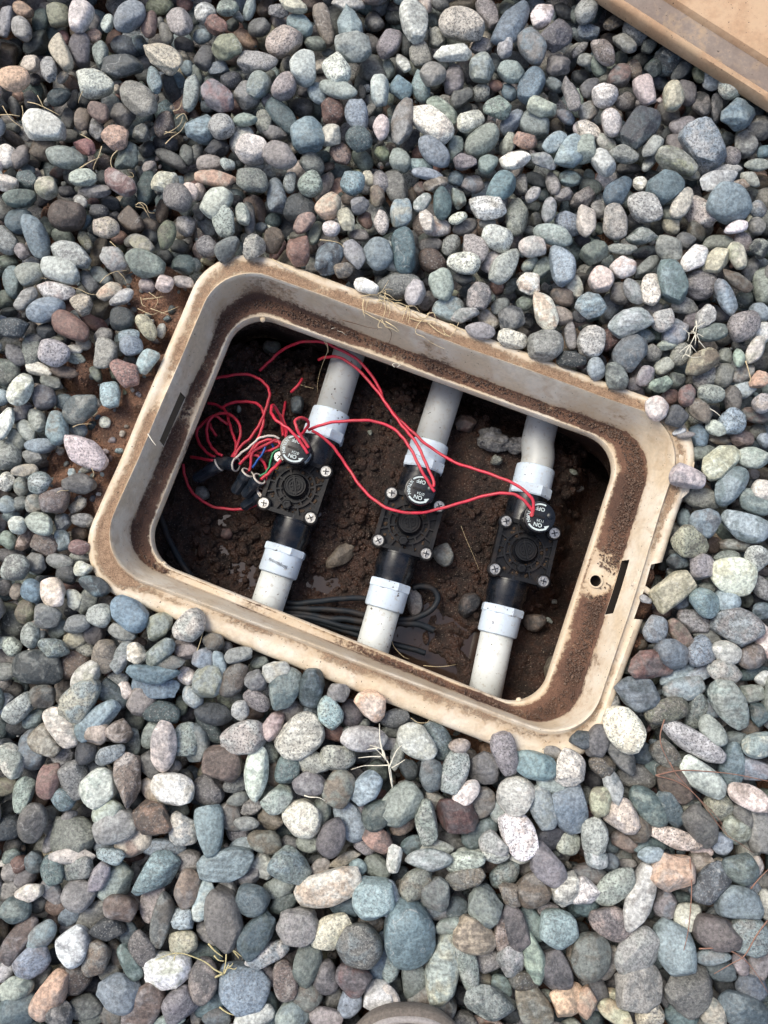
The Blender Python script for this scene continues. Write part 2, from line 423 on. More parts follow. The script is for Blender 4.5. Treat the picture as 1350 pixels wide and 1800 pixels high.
def cut(target, bm, mat):
    me = bpy.data.meshes.new('c'); bmesh.ops.recalc_face_normals(bm, faces=bm.faces); bm.to_mesh(me); bm.free(); me.materials.append(mat)
    co = bpy.data.objects.new('c', me); C.objects.link(co)
    md = target.modifiers.new('b', 'BOOLEAN'); md.operation = 'DIFFERENCE'; md.object = co; md.solver = 'EXACT'; md.material_mode = 'TRANSFER'
    dg = bpy.context.evaluated_depsgraph_get(); nm = bpy.data.meshes.new_from_object(target.evaluated_get(dg))
    target.modifiers.clear()
    if len(nm.polygons) > 500:
        old = target.data; target.data = nm; bpy.data.meshes.remove(old)
    bpy.data.objects.remove(co); bpy.data.meshes.remove(me)
def slot_cutter(p4, zs, dirv, depth):
    """p4 px corners with z; extruded along dirv"""
    bm = bmesh.new(); a = [W(x, y, z) for (x, y), z in zip(p4, zs)]
    n_ = Vector(dirv)
    va = [bm.verts.new(p-n_*.004) for p in a]; vb = [bm.verts.new(p+n_*depth) for p in a]
    bm.faces.new(va); bm.faces.new(vb[::-1])
    for i in range(4): bm.faces.new((va[i], vb[i], vb[(i+1)%4], va[(i+1)%4]))
    return bm
dR = (W(1172,815)-W(640,640)).normalized()
# right slot and left slot, pushed outwards into the wall, and the round screw hole in the ledge
M_VOID = simple('painted_hole_shade', lin(34, 27, 22), .95, .2, 160, .5, .0006)  # near-black colour paints the darkness deep in the slot and screw hole
cut(frame, slot_cutter([(1091,985),(1107,984),(1078,1078),(1062,1080)], [ZL+.001, ZL+.013, ZL+.013, ZL+.001], (.95,-.3,-.35), .026), M_VOID)
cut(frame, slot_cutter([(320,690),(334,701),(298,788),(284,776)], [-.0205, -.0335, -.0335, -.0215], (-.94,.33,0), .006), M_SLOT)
bm = bmesh.new(); hc = W(1047, 1021, ZL); add_lathe(bm, [(.0052,-.012),(.0052,.006)], Matrix.Translation(hc), 24); cut(frame, bm, M_VOID)
bm = bmesh.new()   # notch in the right flange
nt = [(1145,992),(1184,984),(1160,1092),(1115,1088),(1133,1036)]
pts = [W(x, y, 0) for x, y in nt]; add_poly_prism(bm, [(p.x, p.y) for p in pts], -.03, .01); cut(frame, bm, M_BOX)
frame.data.set_sharp_from_angle(angle=R(40))
rel(frame, box)
def part_px(name, pts, z0, z1, mat, parent, bev=.001):
    bm = bmesh.new(); q = [W(x, y, z1) for x, y in pts]; add_poly_prism(bm, [(p.x, p.y) for p in q], z0, z1, bev)
    o = obj(name, bm, mat, None, auto=40); rel(o, parent); return o
# pin, flange tab at the upper right corner, rib under the lower right corner
bm = bmesh.new(); add_tube(bm, [W(1112,1024,-.004), W(1134,1036,-.0035), W(1144,1043,-.005), W(1147,1046,-.006)], .0030, 10, lambda t: 1-.25*t**3); o = obj('locating_pin', bm, M_BOX, auto=50); rel(o, box)
part_px('flange_tab', [(1188,800),(1196,797),(1222,812),(1212,866),(1196,880),(1185,850)], -.012, -.0015, M_BOX, box)
bm = bmesh.new(); add_tube(bm, [W(998,1300,-.006), W(1006,1310,-.007), W(1012,1322,-.012)], .0028, 8); o = obj('corner_rib', bm, M_BOX, auto=50); rel(o, box)
bm = bmesh.new(); add_band(bm, .0052, .0066, 0, 360, ZL-.0005, ZL+.0006, hc.x, hc.y, 24); o = obj('screw_hole_collar', bm, M_BOX, auto=40); rel(o, box)
for nm, px_, py_ in (('moulding_nub', 1066, 735+28), ('moulding_nub', 912, 1231), ('moulding_nub', 288, 992), ('moulding_nub', 462, 562)):
    bm = bmesh.new(); bmesh.ops.create_uvsphere(bm, u_segments=10, v_segments=6, radius=.0028, matrix=Matrix.Translation(W(px_, py_, ZL-.003)) @ Matrix.Scale(.7, 4, (0,0,1)))
    o = obj(nm, bm, M_BOX, smooth=True); rel(o, box)

def inside_quad(q, p, off=0.0):
    """signed distance (+ outside) of p to convex quad q (world, clockwise in photo)"""
    cc = sum(q, Vector())/4; best = -9
    for i in range(4):
        a, b = q[i], q[(i+1)%4]; d = (b-a); d.z = 0; d.normalize(); nn = Vector((d.y, -d.x, 0))
        if nn.dot(cc-a) > 0: nn = -nn
        best = max(best, nn.dot(Vector((p[0], p[1], 0))-Vector((a.x, a.y, 0))))
    return best
QO = wquad(RING_O, 0)
def sdO(p):
    d = inside_quad(QO, p)
    # rounded corners
    if d < .03:
        rr = .054
        cc = sum(QO, Vector())/4
        for k in range(4):
            K = QO[k]; a = (QO[k-1]-K); b = (QO[(k+1)%4]-K); a.z = b.z = 0; a.normalize(); b.normalize()
            ang = math.acos(a.dot(b)); cen = K+(a+b).normalized()*(rr/math.sin(ang/2)); tl = rr/math.tan(ang/2)
            v = Vector((p[0]-K.x, p[1]-K.y, 0))
            w = Vector((p[0]-cen.x, p[1]-cen.y, 0))
            if w.dot(K-cen) > 0 and w.normalized().dot((K-cen).normalized()) > math.cos((math.pi-ang)/2):
                d = w.length-rr
    return d

# ---------------------------------------------------------------- ground
BARE = [(262,512,60,1),(300,560,34,1),(250,690,46,1),(205,760,60,1),(160,830,42,1),(120,860,50,.9),(290,640,30,1),(190,880,40,1),(130,620,34,.8),(75,360,26,.7),(145,650,30,.9),(90,800,24,.7),
        (1128,1060,26,1.1),(1135,1010,22,1.1),(1125,1130,22,.8),(20,450,18,.5),(240,470,20,.6),(110,700,24,.7),(640,520,26,.5),(1090,700,20,.4)]
BW = [(W(x, y, -.01), s*.0005, h) for x, y, s, h in BARE]
def soilh(x, y):
    x = np.asarray(x, float); y = np.asarray(y, float)
    h = np.zeros_like(x)
    for c_, s, a in BW: h = np.maximum(h, a*np.exp(-((x-c_.x)**2+(y-c_.y)**2)/(2*(s*.95)**2)))
    h = np.clip(h*1.25, 0, 1)
    return -.060 + .050*h + (fbm(x, y, 30, 5)-.5)*.008 + (fbm(x, y, 150, 9, 3)-.5)*.004
gx0, gx1, gy0, gy1 = -.62, .62, -.62, .80; gs = .0036
nx = int((gx1-gx0)/gs); ny = int((gy1-gy0)/gs)
X, Y = np.meshgrid(np.linspace(gx0, gx1, nx), np.linspace(gy0, gy1, ny))
Z = soilh(X.ravel(), Y.ravel()).reshape(X.shape)
edge = np.minimum(np.minimum(X-gx0, gx1-X), np.minimum(Y-gy0, gy1-Y)); Z = np.where(edge < .02, -.060, Z)
sdm = np.max([((lambda a, b: (lambda d: (X-a.x)*d[0]+(Y-a.y)*d[1])((lambda e: (e.y, -e.x) if Vector((e.y, -e.x, 0)).dot(sum(QO, Vector())/4-a) < 0 else (-e.y, e.x))((b-a).normalized())))(QO[i], QO[(i+1)%4])) for i in range(4)], axis=0)
idx = np.arange(nx*ny).reshape(ny, nx)
q = np.stack([idx[:-1,:-1], idx[:-1,1:], idx[1:,1:], idx[1:,:-1]], -1).reshape(-1, 4)
keep = (sdm[:-1,:-1] > -.012).ravel()
gq = q[keep]
used = np.unique(gq); remap = -np.ones(nx*ny, dtype=int); remap[used] = np.arange(len(used))
gv = np.stack([X.ravel(), Y.ravel(), Z.ravel()], 1)[used]
# far sheet joined as a frame of quads
fr = [(gx0, gy0), (gx1, gy0), (gx1, gy1), (gx0, gy1)]; fo = [(-40,-40),(40,-40),(40,40),(-40,40)]
b0 = len(gv); gv = np.vstack([gv, [(x, y, -.060) for x, y in fr], [(x, y, -.060) for x, y in fo]])
gf = list(map(tuple, remap[gq])) + [(b0+i, b0+4+i, b0+4+(i+1)%4, b0+(i+1)%4) for i in range(4)]
tag(mesh_np('ground', gv, gf, M_SOIL), kind='structure')

# ---------------------------------------------------------------- pebbles
PEB = """
715 1640 52 44 70 r B+ 2;426 1735 43 39 20 t bs 2;779 1708 62 27 282 r gyv+ 2;577 1558 55 29 335 r po+ 2;1217 1742 44 35 340 a ms-u 2;1238 252 47 33 50 a bls 2;1121 1734 42 34 340 r pu-s+ 2;393 1616 50 28 75 r u-u 2;
526 1296 42 32 320 r wls 2;1282 359 42 33 25 g b 2;1186 1664 43 31 72 e b 2;1223 1303 60 22 35 g lms+ 2;1282 1233 48 28 55 r um+b 2;277 1533 48 28 320 a bs 2;1295 1101 42 31 20 r bus 2;297 1708 39 33 350 t wv+ 2;
815 45 44 29 20 g ys 2;1125 1573 57 22 292 g wmn 2;1118 1674 42 30 310 r ulks+ 2;1123 225 43 29 305 r kt 2;630 1661 38 33 50 r m-bs 2;1179 1533 38 33 340 a onp+ 2;899 42 47 26 305 g B 2;1096 1281 40 31 42 r wyps+ 2;
1287 1012 38 32 10 r wy+ 2;67 1172 42 29 5 e ku 2;139 1228 42 29 305 g ybs 2;1307 1775 42 29 20 e B-b 2;397 1520 45 26 350 r b 2;243 174 47 26 50 e ms 2;1312 1644 38 31 20 e bus 2;1039 1679 38 31 100 e mn- 2;
703 1415 43 28 322 r g 2;1002 1422 39 30 70 g bB 2;655 1578 34 34 0 r b+s 2;249 1772 42 28 310 r nm 2;758 217 47 24 42 r wps 2;982 62 35 31 10 a u-s 2;728 38 42 26 85 g l 2;428 1301 38 29 335 r pls 2;
861 1763 43 25 10 a gts 2;1120 1220 39 28 8 a b-t 2;909 1401 33 32 20 e lwps 2;392 1344 34 31 20 r no-m 2;523 1625 34 31 20 a u+ms 2;1310 923 40 26 20 r b+t 2;1257 1639 40 26 15 r u-mk 2;912 1469 39 27 60 r wys+ 2;
808 1435 37 29 12 a ru-- 2;1237 1367 44 24 40 g lgu+ 2;836 1646 35 30 30 g noy+ 2;1180 495 41 26 65 r tb+ 2;1215 953 38 28 12 g yns 2;1141 1168 42 25 350 a ru- 2;1184 1036 39 26 330 t yvn+ 2;224 1366 48 21 85 a npsl 2;
533 1439 35 29 20 e wps 2;853 1589 32 31 40 a gk-b 2;268 1437 37 28 35 a nos- 2;1170 330 34 30 0 g B 2;980 1633 35 29 10 e b+s 2;735 1305 38 26 42 g lyg+ 2;937 1771 38 26 55 r nu+ 2;282 99 42 24 35 a ys 2;
150 795 42 24 35 g ps+ 2;368 1457 42 24 80 g b 2;513 1525 37 27 30 t gbs 2;173 1389 34 29 320 r lg+ 2;1000 1354 34 29 60 a wlms 2;207 1742 35 28 10 r b 2;500 72 35 28 330 e ps 2;201 1452 35 28 330 r ml 2;
1110 619 35 28 300 g b-m 2;1297 1586 37 26 5 r bgB 2;501 1211 37 26 300 e tg 2;78 224 37 26 15 g l+ 2;1136 367 36 26 50 g lms 2;286 1312 41 23 88 e p+u 2;1267 812 39 24 328 r yw 2;453 1641 39 24 310 t B-t 2;
586 1637 38 25 332 r yvls+ 2;1142 1420 42 22 50 e tg 2;962 1523 37 25 50 g mnb 2;302 1389 35 26 10 r wy+ 2;451 1359 45 20 98 e lg+ 2;118 377 31 30 0 e n- 2;622 82 33 28 350 t g 2;1106 564 38 24 335 a gwb 2;
1234 1454 38 24 58 g u-m 2;973 1705 34 26 60 r u-k 2;1298 201 33 27 330 a Bb 2;539 238 31 29 345 r bB 2;708 214 42 21 285 e un 2;63 418 42 21 70 e b 2;710 440 42 21 80 r B- 2;169 1265 42 21 320 g b+t 2;
642 1298 42 21 5 r lu+ 2;1075 1621 35 25 30 r ups 2;111 476 39 23 25 g l 2;987 467 39 23 80 g bs+ 2;89 1748 39 23 305 r opn 2;228 1080 36 25 45 r B+ 2;1286 854 38 23 305 r tb+ 2;937 1344 38 23 5 r Bb 2;
995 1759 30 29 10 a on+ 2;257 466 37 24 15 g g 2;128 1666 31 28 75 r lu+ 2;167 149 33 26 10 g ls 2;534 117 33 26 285 g l 2;1094 1434 33 26 50 t yms 2;956 607 33 26 355 r ums 2;1082 1558 39 22 320 e mls 2;
228 30 37 23 120 e b 2;451 107 40 21 5 a ms 2;1174 1250 40 21 348 e vny-s 2;889 465 42 21 302 g ls 2;1186 1380 37 23 50 g nru- 2;846 248 35 24 320 e m 2;1004 267 35 24 310 e bg 2;126 449 38 22 20 g lus 2;
33 1776 30 28 0 r b-B 2;1247 1552 38 22 320 r b-ks 2;936 1565 31 26 340 r nu 2;331 1100 31 26 310 r pls 2;955 1424 40 21 75 g bg 2;934 152 37 23 290 e Bs 2;855 363 35 23 5 a wys 2;728 1554 35 23 330 a mns 2;
142 718 34 24 325 e tg 2;1191 285 40 20 25 g mv 2;800 1359 35 23 295 r gls 2;1000 1565 29 28 30 a wks 2;268 1183 45 18 8 a B+ 2;539 1694 35 23 285 e g-t 2;358 1725 35 23 90 e u-ps 2;822 1696 45 18 78 g gls 2;
1300 1526 30 26 20 e gb- 2;887 1322 37 21 78 r u+s 2;1045 1472 31 25 75 a lgms 2;1240 1062 35 23 38 e bgs 2;584 1467 33 24 300 g u- 2;957 549 37 21 65 r wo 2;594 123 31 25 70 g ws 2;596 1386 31 25 300 r ngm 2;
1240 920 29 26 20 a bku 2;213 117 38 20 352 r k+ 2;35 1650 40 19 300 g nm- 2;491 272 33 23 25 e p- 2;1082 392 33 23 88 r pus 2;764 267 35 21 45 e b 2;286 1615 44 17 278 g mn- 2;1186 1473 48 16 14 e pn+s 2;
130 1371 32 23 80 r ms 2;441 263 28 26 20 r ws 2;575 456 30 25 300 a kb 2;108 1279 38 20 52 r pul+ 2;937 83 33 23 60 r uB 2;57 1447 33 23 100 e u-m 2;516 1785 33 23 340 e gtb 2;81 546 33 22 342 e bB 2;
905 1627 37 20 70 r u-k 2;312 348 31 24 50 e us 2;1306 572 30 25 310 e us+ 2;314 1767 28 26 150 t mus 2;322 1457 29 25 50 a wbs 2;126 576 35 21 30 g r 2;413 1193 33 22 295 g n-m 2;58 1690 30 24 325 e bms 2;
767 1568 27 26 90 a gm- 2;665 445 29 25 70 r b 2;753 1511 38 19 355 e gl 2;382 171 34 21 38 r ur 2;547 1210 33 21 95 r tb- 2;83 1305 30 23 40 t np 2;491 1403 30 23 345 a gls+ 2;367 1200 27 26 90 r gv 2;
592 1331 31 22 12 e lus 2;665 1429 29 24 330 r tg- 2;622 1723 29 24 10 g u-r 2;1038 600 29 24 110 r lws 2;1086 337 32 21 315 e B- 2;939 1685 40 17 82 e g+t 2;1316 1401 37 19 25 e pn+ 2;382 355 30 23 310 r l 2;
115 277 33 21 5 e g 2;651 1240 28 24 25 a op+ 2;645 1383 31 21 300 r bB+ 2;330 1563 31 21 90 r nu 2;846 120 27 25 90 t gb 2;400 83 29 23 5 a v 2;1133 161 29 23 60 t p 2;1181 1148 29 23 30 r b-m 2;
140 29 30 22 100 g p+ 2;214 321 33 20 40 g rp 2;1259 318 35 19 340 a lm 2;749 1443 38 18 85 r gls 2;1024 263 28 24 340 r g 2;445 1583 28 23 20 g b-B 2;137 1573 26 25 20 r u 2;665 1754 26 25 40 a w 2;
1039 538 27 24 340 a bms 2;1211 838 31 21 20 t pu+ 2;472 1678 38 17 338 g bws 2;834 437 29 22 75 r ls 2;881 329 30 21 310 r B+ 2;151 1190 31 20 310 e lgv 2;844 524 26 24 290 a ups 2;24 139 27 23 0 e o+ 2;
93 621 27 23 20 r ls 2;972 413 35 18 20 e g+ 2;1335 1308 28 23 340 e bw+ 2;594 156 37 17 20 e g+ 2;1096 1333 35 18 52 a u-k 2;776 500 29 21 75 r g 2;185 621 29 21 95 r us+ 2;223 657 29 21 65 t rs+ 2;
581 1254 29 21 85 e bls+ 2;169 1683 29 21 285 r nlks 2;252 1665 29 21 65 r u-s 2;334 167 38 16 95 g gs 2;1004 166 38 16 75 a ms 2;446 1787 33 19 340 r l 2;1220 454 31 20 305 a wp 2;548 1342 31 20 22 e lms 2;
286 321 28 22 320 a yws 2;26 575 26 23 330 a ks+ 2;25 999 26 23 350 e uls 2;1172 1328 30 20 55 r mn-s 2;1233 637 32 19 328 r ny 2;107 93 35 17 65 g y 2;1041 444 28 21 340 a g- 2;184 1153 28 21 90 e ns+ 2;
316 39 27 22 60 e m+s 2;101 1786 26 23 60 a uks 2;627 204 30 20 80 r bs 2;1274 1180 31 19 15 e lps 2;21 1339 31 19 70 g gws 2;501 1722 30 20 80 r nmys 2;443 318 28 21 0 r ums 2;98 880 26 22 340 r nms 2;
539 1752 26 22 10 e g-n 2;1050 1306 30 20 95 r u- 2;757 1362 29 20 80 g b-u 2;898 559 25 23 20 a km 2;874 420 28 21 20 r ws 2;99 752 31 19 75 r bn 2;1277 523 35 16 62 e bu 2;899 1688 24 24 310 a gsl 2;
953 191 28 21 10 t l 2;581 242 25 23 90 a pu 2;548 323 25 23 0 e gs 2;667 161 30 19 80 g lb 2;1028 1759 25 23 90 a oy 2;394 389 29 20 80 r ls 2;28 1737 29 20 342 g g+t 2;140 852 28 20 15 t u- 2;
445 433 26 21 300 a pus 2;525 442 26 21 80 t r 2;816 462 30 19 15 r wls 2;38 684 30 19 295 r wyv 2;1229 1146 25 23 330 r bus 2;631 244 25 22 20 e ts 2;1177 437 28 20 40 r u+ 2;1252 1782 28 20 60 e yvb 2;
360 1581 34 16 290 r b+l 2;820 1543 34 16 345 r nus 2;1290 740 24 23 0 g bts+ 2;544 1379 28 20 8 r u-l 2;1180 1424 35 16 62 r tg 2;819 1513 35 16 345 g lms 2;86 1374 30 18 278 r rn 2;42 1399 30 18 100 g gs 2;
139 1529 30 18 335 r gms 2;1324 804 29 19 5 e lg 2;205 241 25 22 340 a os 2;201 454 25 22 30 a lp- 2;500 151 26 21 305 e u+s 2;212 1596 28 20 18 r nm 2;1025 1568 24 23 130 a wks 2;1143 509 29 19 92 r ws 2;
874 189 25 21 20 a gs 2;1143 1785 25 21 300 r ylms 2;189 1632 30 18 348 a k-s+ 2;388 223 23 23 30 e ls 2;1286 151 23 23 0 e wps 2;1184 170 27 20 95 g yg 2;1276 1147 27 20 15 e lg+ 2;28 1599 27 20 5 g tg 2;
93 1042 26 20 65 r yw+ 2;1325 883 30 18 38 e g+t 2;190 1427 26 20 335 e lv 2;505 1354 26 20 100 r bs- 2;467 1480 30 18 18 e nm 2;574 1787 30 18 5 e um 2;796 92 34 16 0 a w 2;573 1717 25 21 90 e u-k 2;
1063 167 23 23 0 e ws 2;72 1645 29 18 312 e bu 2;34 1243 30 18 315 r lms 2;1062 287 28 19 60 g w 2;480 1181 28 19 352 a ly 2;1031 389 30 17 92 r p 2;827 213 27 19 325 r ws 2;214 559 23 22 0 e k 2;
620 321 23 22 90 e bs 2;1058 494 23 22 30 g pl 2;92 1137 28 18 15 a gbs 2;98 513 33 16 8 r lps 2;579 362 25 21 300 g oy 2;54 481 25 20 340 g g+ 2;278 1101 25 20 310 t vg+ 2;868 1485 25 20 20 a lgs 2;
379 314 37 14 8 r oy 2;1253 1286 28 18 58 e g+ 2;1233 997 23 22 340 t us+ 2;1121 1456 23 22 60 e n-m 2;953 28 26 19 295 r wn 2;900 127 26 19 15 r g 2;1074 217 26 19 75 e lws 2;183 399 26 19 5 e yps 2;
761 133 23 21 30 r m 2;1332 982 23 21 90 e lks 2;1060 91 29 17 50 e nps 2;1259 459 29 17 310 r y 2;128 1505 38 13 0 e pu 2;1342 1124 33 15 75 e pr+ 2;453 151 25 20 120 g gb 2;1030 19 25 20 300 e gs 2;
938 435 26 19 5 e pl 2;281 1148 31 16 322 r gb 2;665 1475 28 18 45 g no 2;1131 417 30 16 5 a g-ls 2;83 1084 23 21 20 g mu 2;451 1200 23 21 30 a um 2;623 446 28 17 60 e u+m 2;400 437 26 18 315 g g- 2;
1082 662 26 18 70 r gk 2;970 1376 26 18 12 e g+ 2;1152 1105 23 21 90 r bms 2;1058 1346 25 19 20 a nks 2;1077 1381 31 15 68 e g+t 2;883 1644 31 15 88 g nps 2;38 349 30 16 340 g g- 2;1097 469 24 20 0 g wo 2;
72 921 26 18 35 g l 2;1230 726 26 18 45 a nm 2;778 358 30 16 92 e t 2;905 282 28 16 352 e wp 2;293 412 28 16 105 e vn- 2;705 374 25 19 88 r by 2;194 697 25 18 75 r bs+ 2;1155 716 23 20 90 e pl 2;
76 1226 23 20 10 a nm- 2;1055 1408 25 18 90 r yn 2;922 1724 25 18 15 e nu-s 2;1277 1055 23 20 10 e b+ 2;1099 76 33 14 70 g u 2;686 1578 28 16 80 r b+ 2;899 596 28 16 12 r wls 2;819 1394 26 17 325 r plu+ 2;
1198 357 29 16 295 r pu+ 2;93 1528 24 19 80 r tgs 2;1165 562 23 20 310 e lps 2;1321 1154 23 20 330 e nu 2;899 1574 25 18 30 a nus 2;210 1286 21 21 30 a np 2;1083 1782 30 15 30 r yo 2;144 537 23 19 15 a yms 2;
1098 272 29 15 12 g ms 2;516 9 31 14 30 a y 2;194 1325 28 15 330 e bs 2;166 1030 27 16 25 e kb 2;86 123 29 15 70 g l-s 2;729 514 24 18 290 r l 2;322 1656 24 18 350 r ylvs 2;322 1618 21 20 20 a b+s 2;
1249 693 26 16 5 e ms+ 2;212 1154 30 14 295 g gls 2;229 1691 30 14 58 r tb 2;82 330 21 20 30 e yv 2;176 1081 21 20 20 r lms 2;169 1289 21 20 110 r yvn 2;1295 493 31 13 35 a n-m 2;1252 585 25 16 352 r g- 2;
927 499 21 20 0 a wo 2;844 580 26 16 15 e u+ 2;1297 452 26 15 75 g yv+ 2;923 247 23 17 0 a os 2;271 142 30 13 75 e bs 2;251 432 25 16 35 g vm 2;955 283 26 15 12 a lg 2;479 1276 26 15 300 g pur 2;
174 1543 26 15 295 g u+m 2;1005 632 26 15 12 r k-s 2;616 1763 20 20 0 r b 2;1329 614 28 14 298 e py 2;1193 1113 28 14 52 r nr 2;1190 733 20 19 10 a k+ 2;151 1323 20 19 340 e k 2;670 225 25 15 95 e p+ 2;
975 251 25 15 320 r bl 2;176 198 21 18 60 g n+ 2;45 1076 21 18 90 e vn- 2;257 576 25 15 58 e ys 2;69 849 20 19 120 e gls 2;1340 862 20 19 130 e p+ 2;357 1158 20 19 0 e bu 2;53 1117 23 16 90 e gs 2;
1335 436 21 17 300 a kls 2;57 1039 21 17 50 e B 2;111 1405 20 18 10 e tb+s 2;8 744 29 13 290 g wm 2;1252 1683 29 13 357 e bu 2;1239 557 24 15 290 a lms 2;259 635 24 15 305 r b+u 2;451 1231 24 15 30 e us 2;
146 313 25 15 0 r ls 2;302 1167 27 13 348 a ub-k 2;230 608 20 18 0 e b+s 2;597 1219 20 18 40 a um 2;379 44 23 16 20 a rs 2;13 321 21 17 5 g wp 2;1047 1508 21 16 10 a gws 2;194 1504 25 14 5 e b+s 2;
423 1151 26 13 348 g m 2;817 286 22 16 0 a us 2;609 387 23 15 60 a y 2;691 1511 23 15 90 t wg 2;45 525 25 14 320 r ml 2;1112 512 25 14 65 e mg 2;787 1627 25 14 348 e gm 2;52 1569 23 15 348 g py+ 2;
1159 676 22 15 340 a gk+ 2;816 553 26 13 352 a gl 2;534 392 23 15 320 r no 2;1337 668 20 16 330 a oy 2;135 1096 21 16 350 e m 2;858 287 20 16 320 g g 2;1147 257 23 14 310 e ml 2;1146 1503 25 13 5 e b+t 2;
871 1503 23 14 0 e ls 2;214 1111 24 13 22 e u+ 2;604 476 21 15 325 a nus 2;1048 648 20 16 75 e b 2;400 14 20 15 350 e gs 2;645 503 23 13 20 g w 2;239 1149 18 17 50 r wy 2;965 369 24 13 275 e gl 2;
386 1166 26 11 75 e b 2;764 324 25 12 342 e np 2;670 391 23 13 80 e ps 2;1136 660 20 15 290 r mg 2;193 512 23 13 335 r yo 2;214 523 24 12 332 e lu+ 2;633 359 18 16 340 a u 2;1340 708 18 16 90 e lys 2;
889 83 20 15 285 e lu 2;374 1127 19 15 20 r nu 2;749 387 23 13 75 r p 2;427 377 21 13 75 e lgs 2;431 210 23 12 357 e g 2;751 306 28 10 5 e b+ 2;1206 697 20 14 100 g ru 2;295 1795 28 10 355 e gl 2;
742 357 21 13 310 e gw 2;290 498 17 16 0 e p 2;422 1250 18 15 100 e ls 2;227 592 20 13 0 e b+s 2;44 827 23 11 352 e ym 2;688 1754 23 11 60 e w 2;1094 438 26 10 2 r ms 2;433 1448 21 11 5 e ml 2;
30 923 16 15 10 r wp 2;582 401 16 15 0 e wy 2;139 962 18 13 5 e rr 2;1258 754 18 13 30 a l 2;335 337 16 14 60 e p+ 2;1293 399 21 11 348 r w 2;808 1311 18 12 175 e np 2;145 1000 16 13 10 a wy 2;
399 288 15 12 20 a ls 2;1299 629 18 10 275 e g+m 2;937 342 16 11 310 e ls 2;805 384 17 10 340 e ws 2;128 1472 40 35 30 r ms- 1;763 1754 40 33 30 t nm 1;612 43 39 26 90 a b 1;1176 101 34 30 350 a kbs 1;
1285 1346 43 21 95 e Bb 1;703 504 40 23 0 e ms- 1;849 1349 31 29 150 a mn-b 1;60 1316 33 28 110 r b-m 1;771 1305 38 24 60 e tbs 1;273 1205 39 23 15 a B+ 1;204 1550 33 26 310 t gvm 1;499 207 40 21 55 g t 1;
1232 500 31 27 0 e ms 1;528 369 30 28 0 e k 1;666 1686 42 20 95 r B 1;615 1442 35 23 65 r b 1;1232 376 33 24 50 a pws 1;727 1722 33 24 90 e g- 1;1204 1208 37 21 348 g bu+ 1;131 1717 29 26 20 e n-ms 1;
909 381 37 21 280 e ms 1;761 1593 37 20 10 e bu 1;355 228 29 25 330 a b 1;1118 1366 34 21 10 e ms- 1;325 1303 30 24 90 r gbs 1;1043 1744 30 24 70 e u- 1;1335 1457 38 19 90 r u+ 1;841 1464 35 20 330 e tb 1;
962 1472 35 20 340 e k+ 1;269 1586 35 20 110 t ms 1;11 799 28 25 50 e gs 1;234 1480 31 22 340 r pr 1;366 1389 29 24 30 e m-s 1;1342 501 34 20 90 e g 1;584 199 28 24 60 a rs- 1;1322 1739 28 24 40 e b-B 1;
695 328 33 20 70 e m-s 1;1186 585 29 23 320 a bml 1;132 1167 29 23 330 e ns- 1;1206 1616 29 23 310 a lyg 1;686 76 30 21 300 e us 1;788 544 28 23 0 e bm 1;8 655 26 24 170 e gs-m 1;1337 222 28 23 20 a u- 1;
106 1459 45 14 305 g m 1;1264 1417 28 23 40 e yms 1;225 275 29 21 290 a g- 1;570 42 38 16 72 g n+ 1;778 196 33 19 45 e gl 1;290 1490 38 16 0 e bs 1;348 1308 33 19 85 r tg 1;378 1254 33 19 10 e k 1;
1330 1691 30 20 290 a un 1;34 388 25 24 60 e t 1;141 88 30 20 80 g u- 1;1295 1457 26 23 50 e gv+k 1;689 451 31 19 70 e lb 1;941 219 28 21 30 r g 1;1070 1245 28 21 310 a msl 1;287 1254 30 20 12 g t-s 1;
486 343 31 18 260 g b-k 1;1325 1351 30 19 5 r bu+ 1;149 1769 30 19 0 r g-k 1;426 247 25 23 300 e l 1;11 422 26 21 70 e gs 1;1000 392 26 21 40 e bs 1;761 461 28 20 30 e n-s 1;1217 1093 28 20 25 r mns 1;
604 1588 28 20 20 r B- 1;57 618 31 18 95 g ms 1;249 1231 24 23 135 r u 1;859 24 30 18 70 g us 1;889 1538 29 19 320 r bms 1;432 167 26 21 60 r u 1;1118 53 24 23 20 r ms 1;1194 1785 30 18 0 e b-t 1;
562 1427 29 18 300 e gm 1;165 1607 30 18 322 r u 1;529 45 28 19 40 g b 1;1201 222 28 19 340 g m 1;1227 1187 42 13 330 g bu+ 1;739 151 31 16 75 e bs 1;761 1669 34 15 290 a u-b 1;368 1281 33 16 50 g t-s 1;
1234 876 29 18 15 e us 1;233 388 25 20 60 t n- 1;847 1410 25 20 305 r un 1;437 1538 25 20 10 a u 1;767 398 28 18 10 e wo 1;77 263 26 19 10 a n- 1;407 1437 26 19 50 e m-n 1;326 1143 26 19 0 a u+ 1;
24 496 29 17 80 e b- 1;1035 1537 29 17 12 e u-b 1;257 330 33 15 95 e t- 1;1224 1248 33 15 285 r gts 1;934 1621 30 16 60 e b-B 1;689 1686 33 15 100 e bs 1;1087 135 25 20 320 e ur 1;1310 252 24 21 60 r gk 1;
798 140 27 18 280 g u 1;199 1220 28 18 40 g tb- 1;489 1560 28 18 340 e m 1;358 1673 35 14 10 e t- 1;479 423 23 21 60 a n- 1;77 698 25 20 70 r ub- 1;617 1253 24 20 60 e u-k 1;1169 1587 24 20 80 a ub 1;
1252 133 26 18 285 r l 1;739 97 25 19 80 r ms 1;1069 1694 31 15 295 e mgy 1;1269 1707 28 17 15 e b-t 1;271 1391 29 16 45 e yl 1;360 102 26 18 285 e u- 1;1034 232 26 18 25 e wls 1;264 1344 26 18 50 r u- 1;
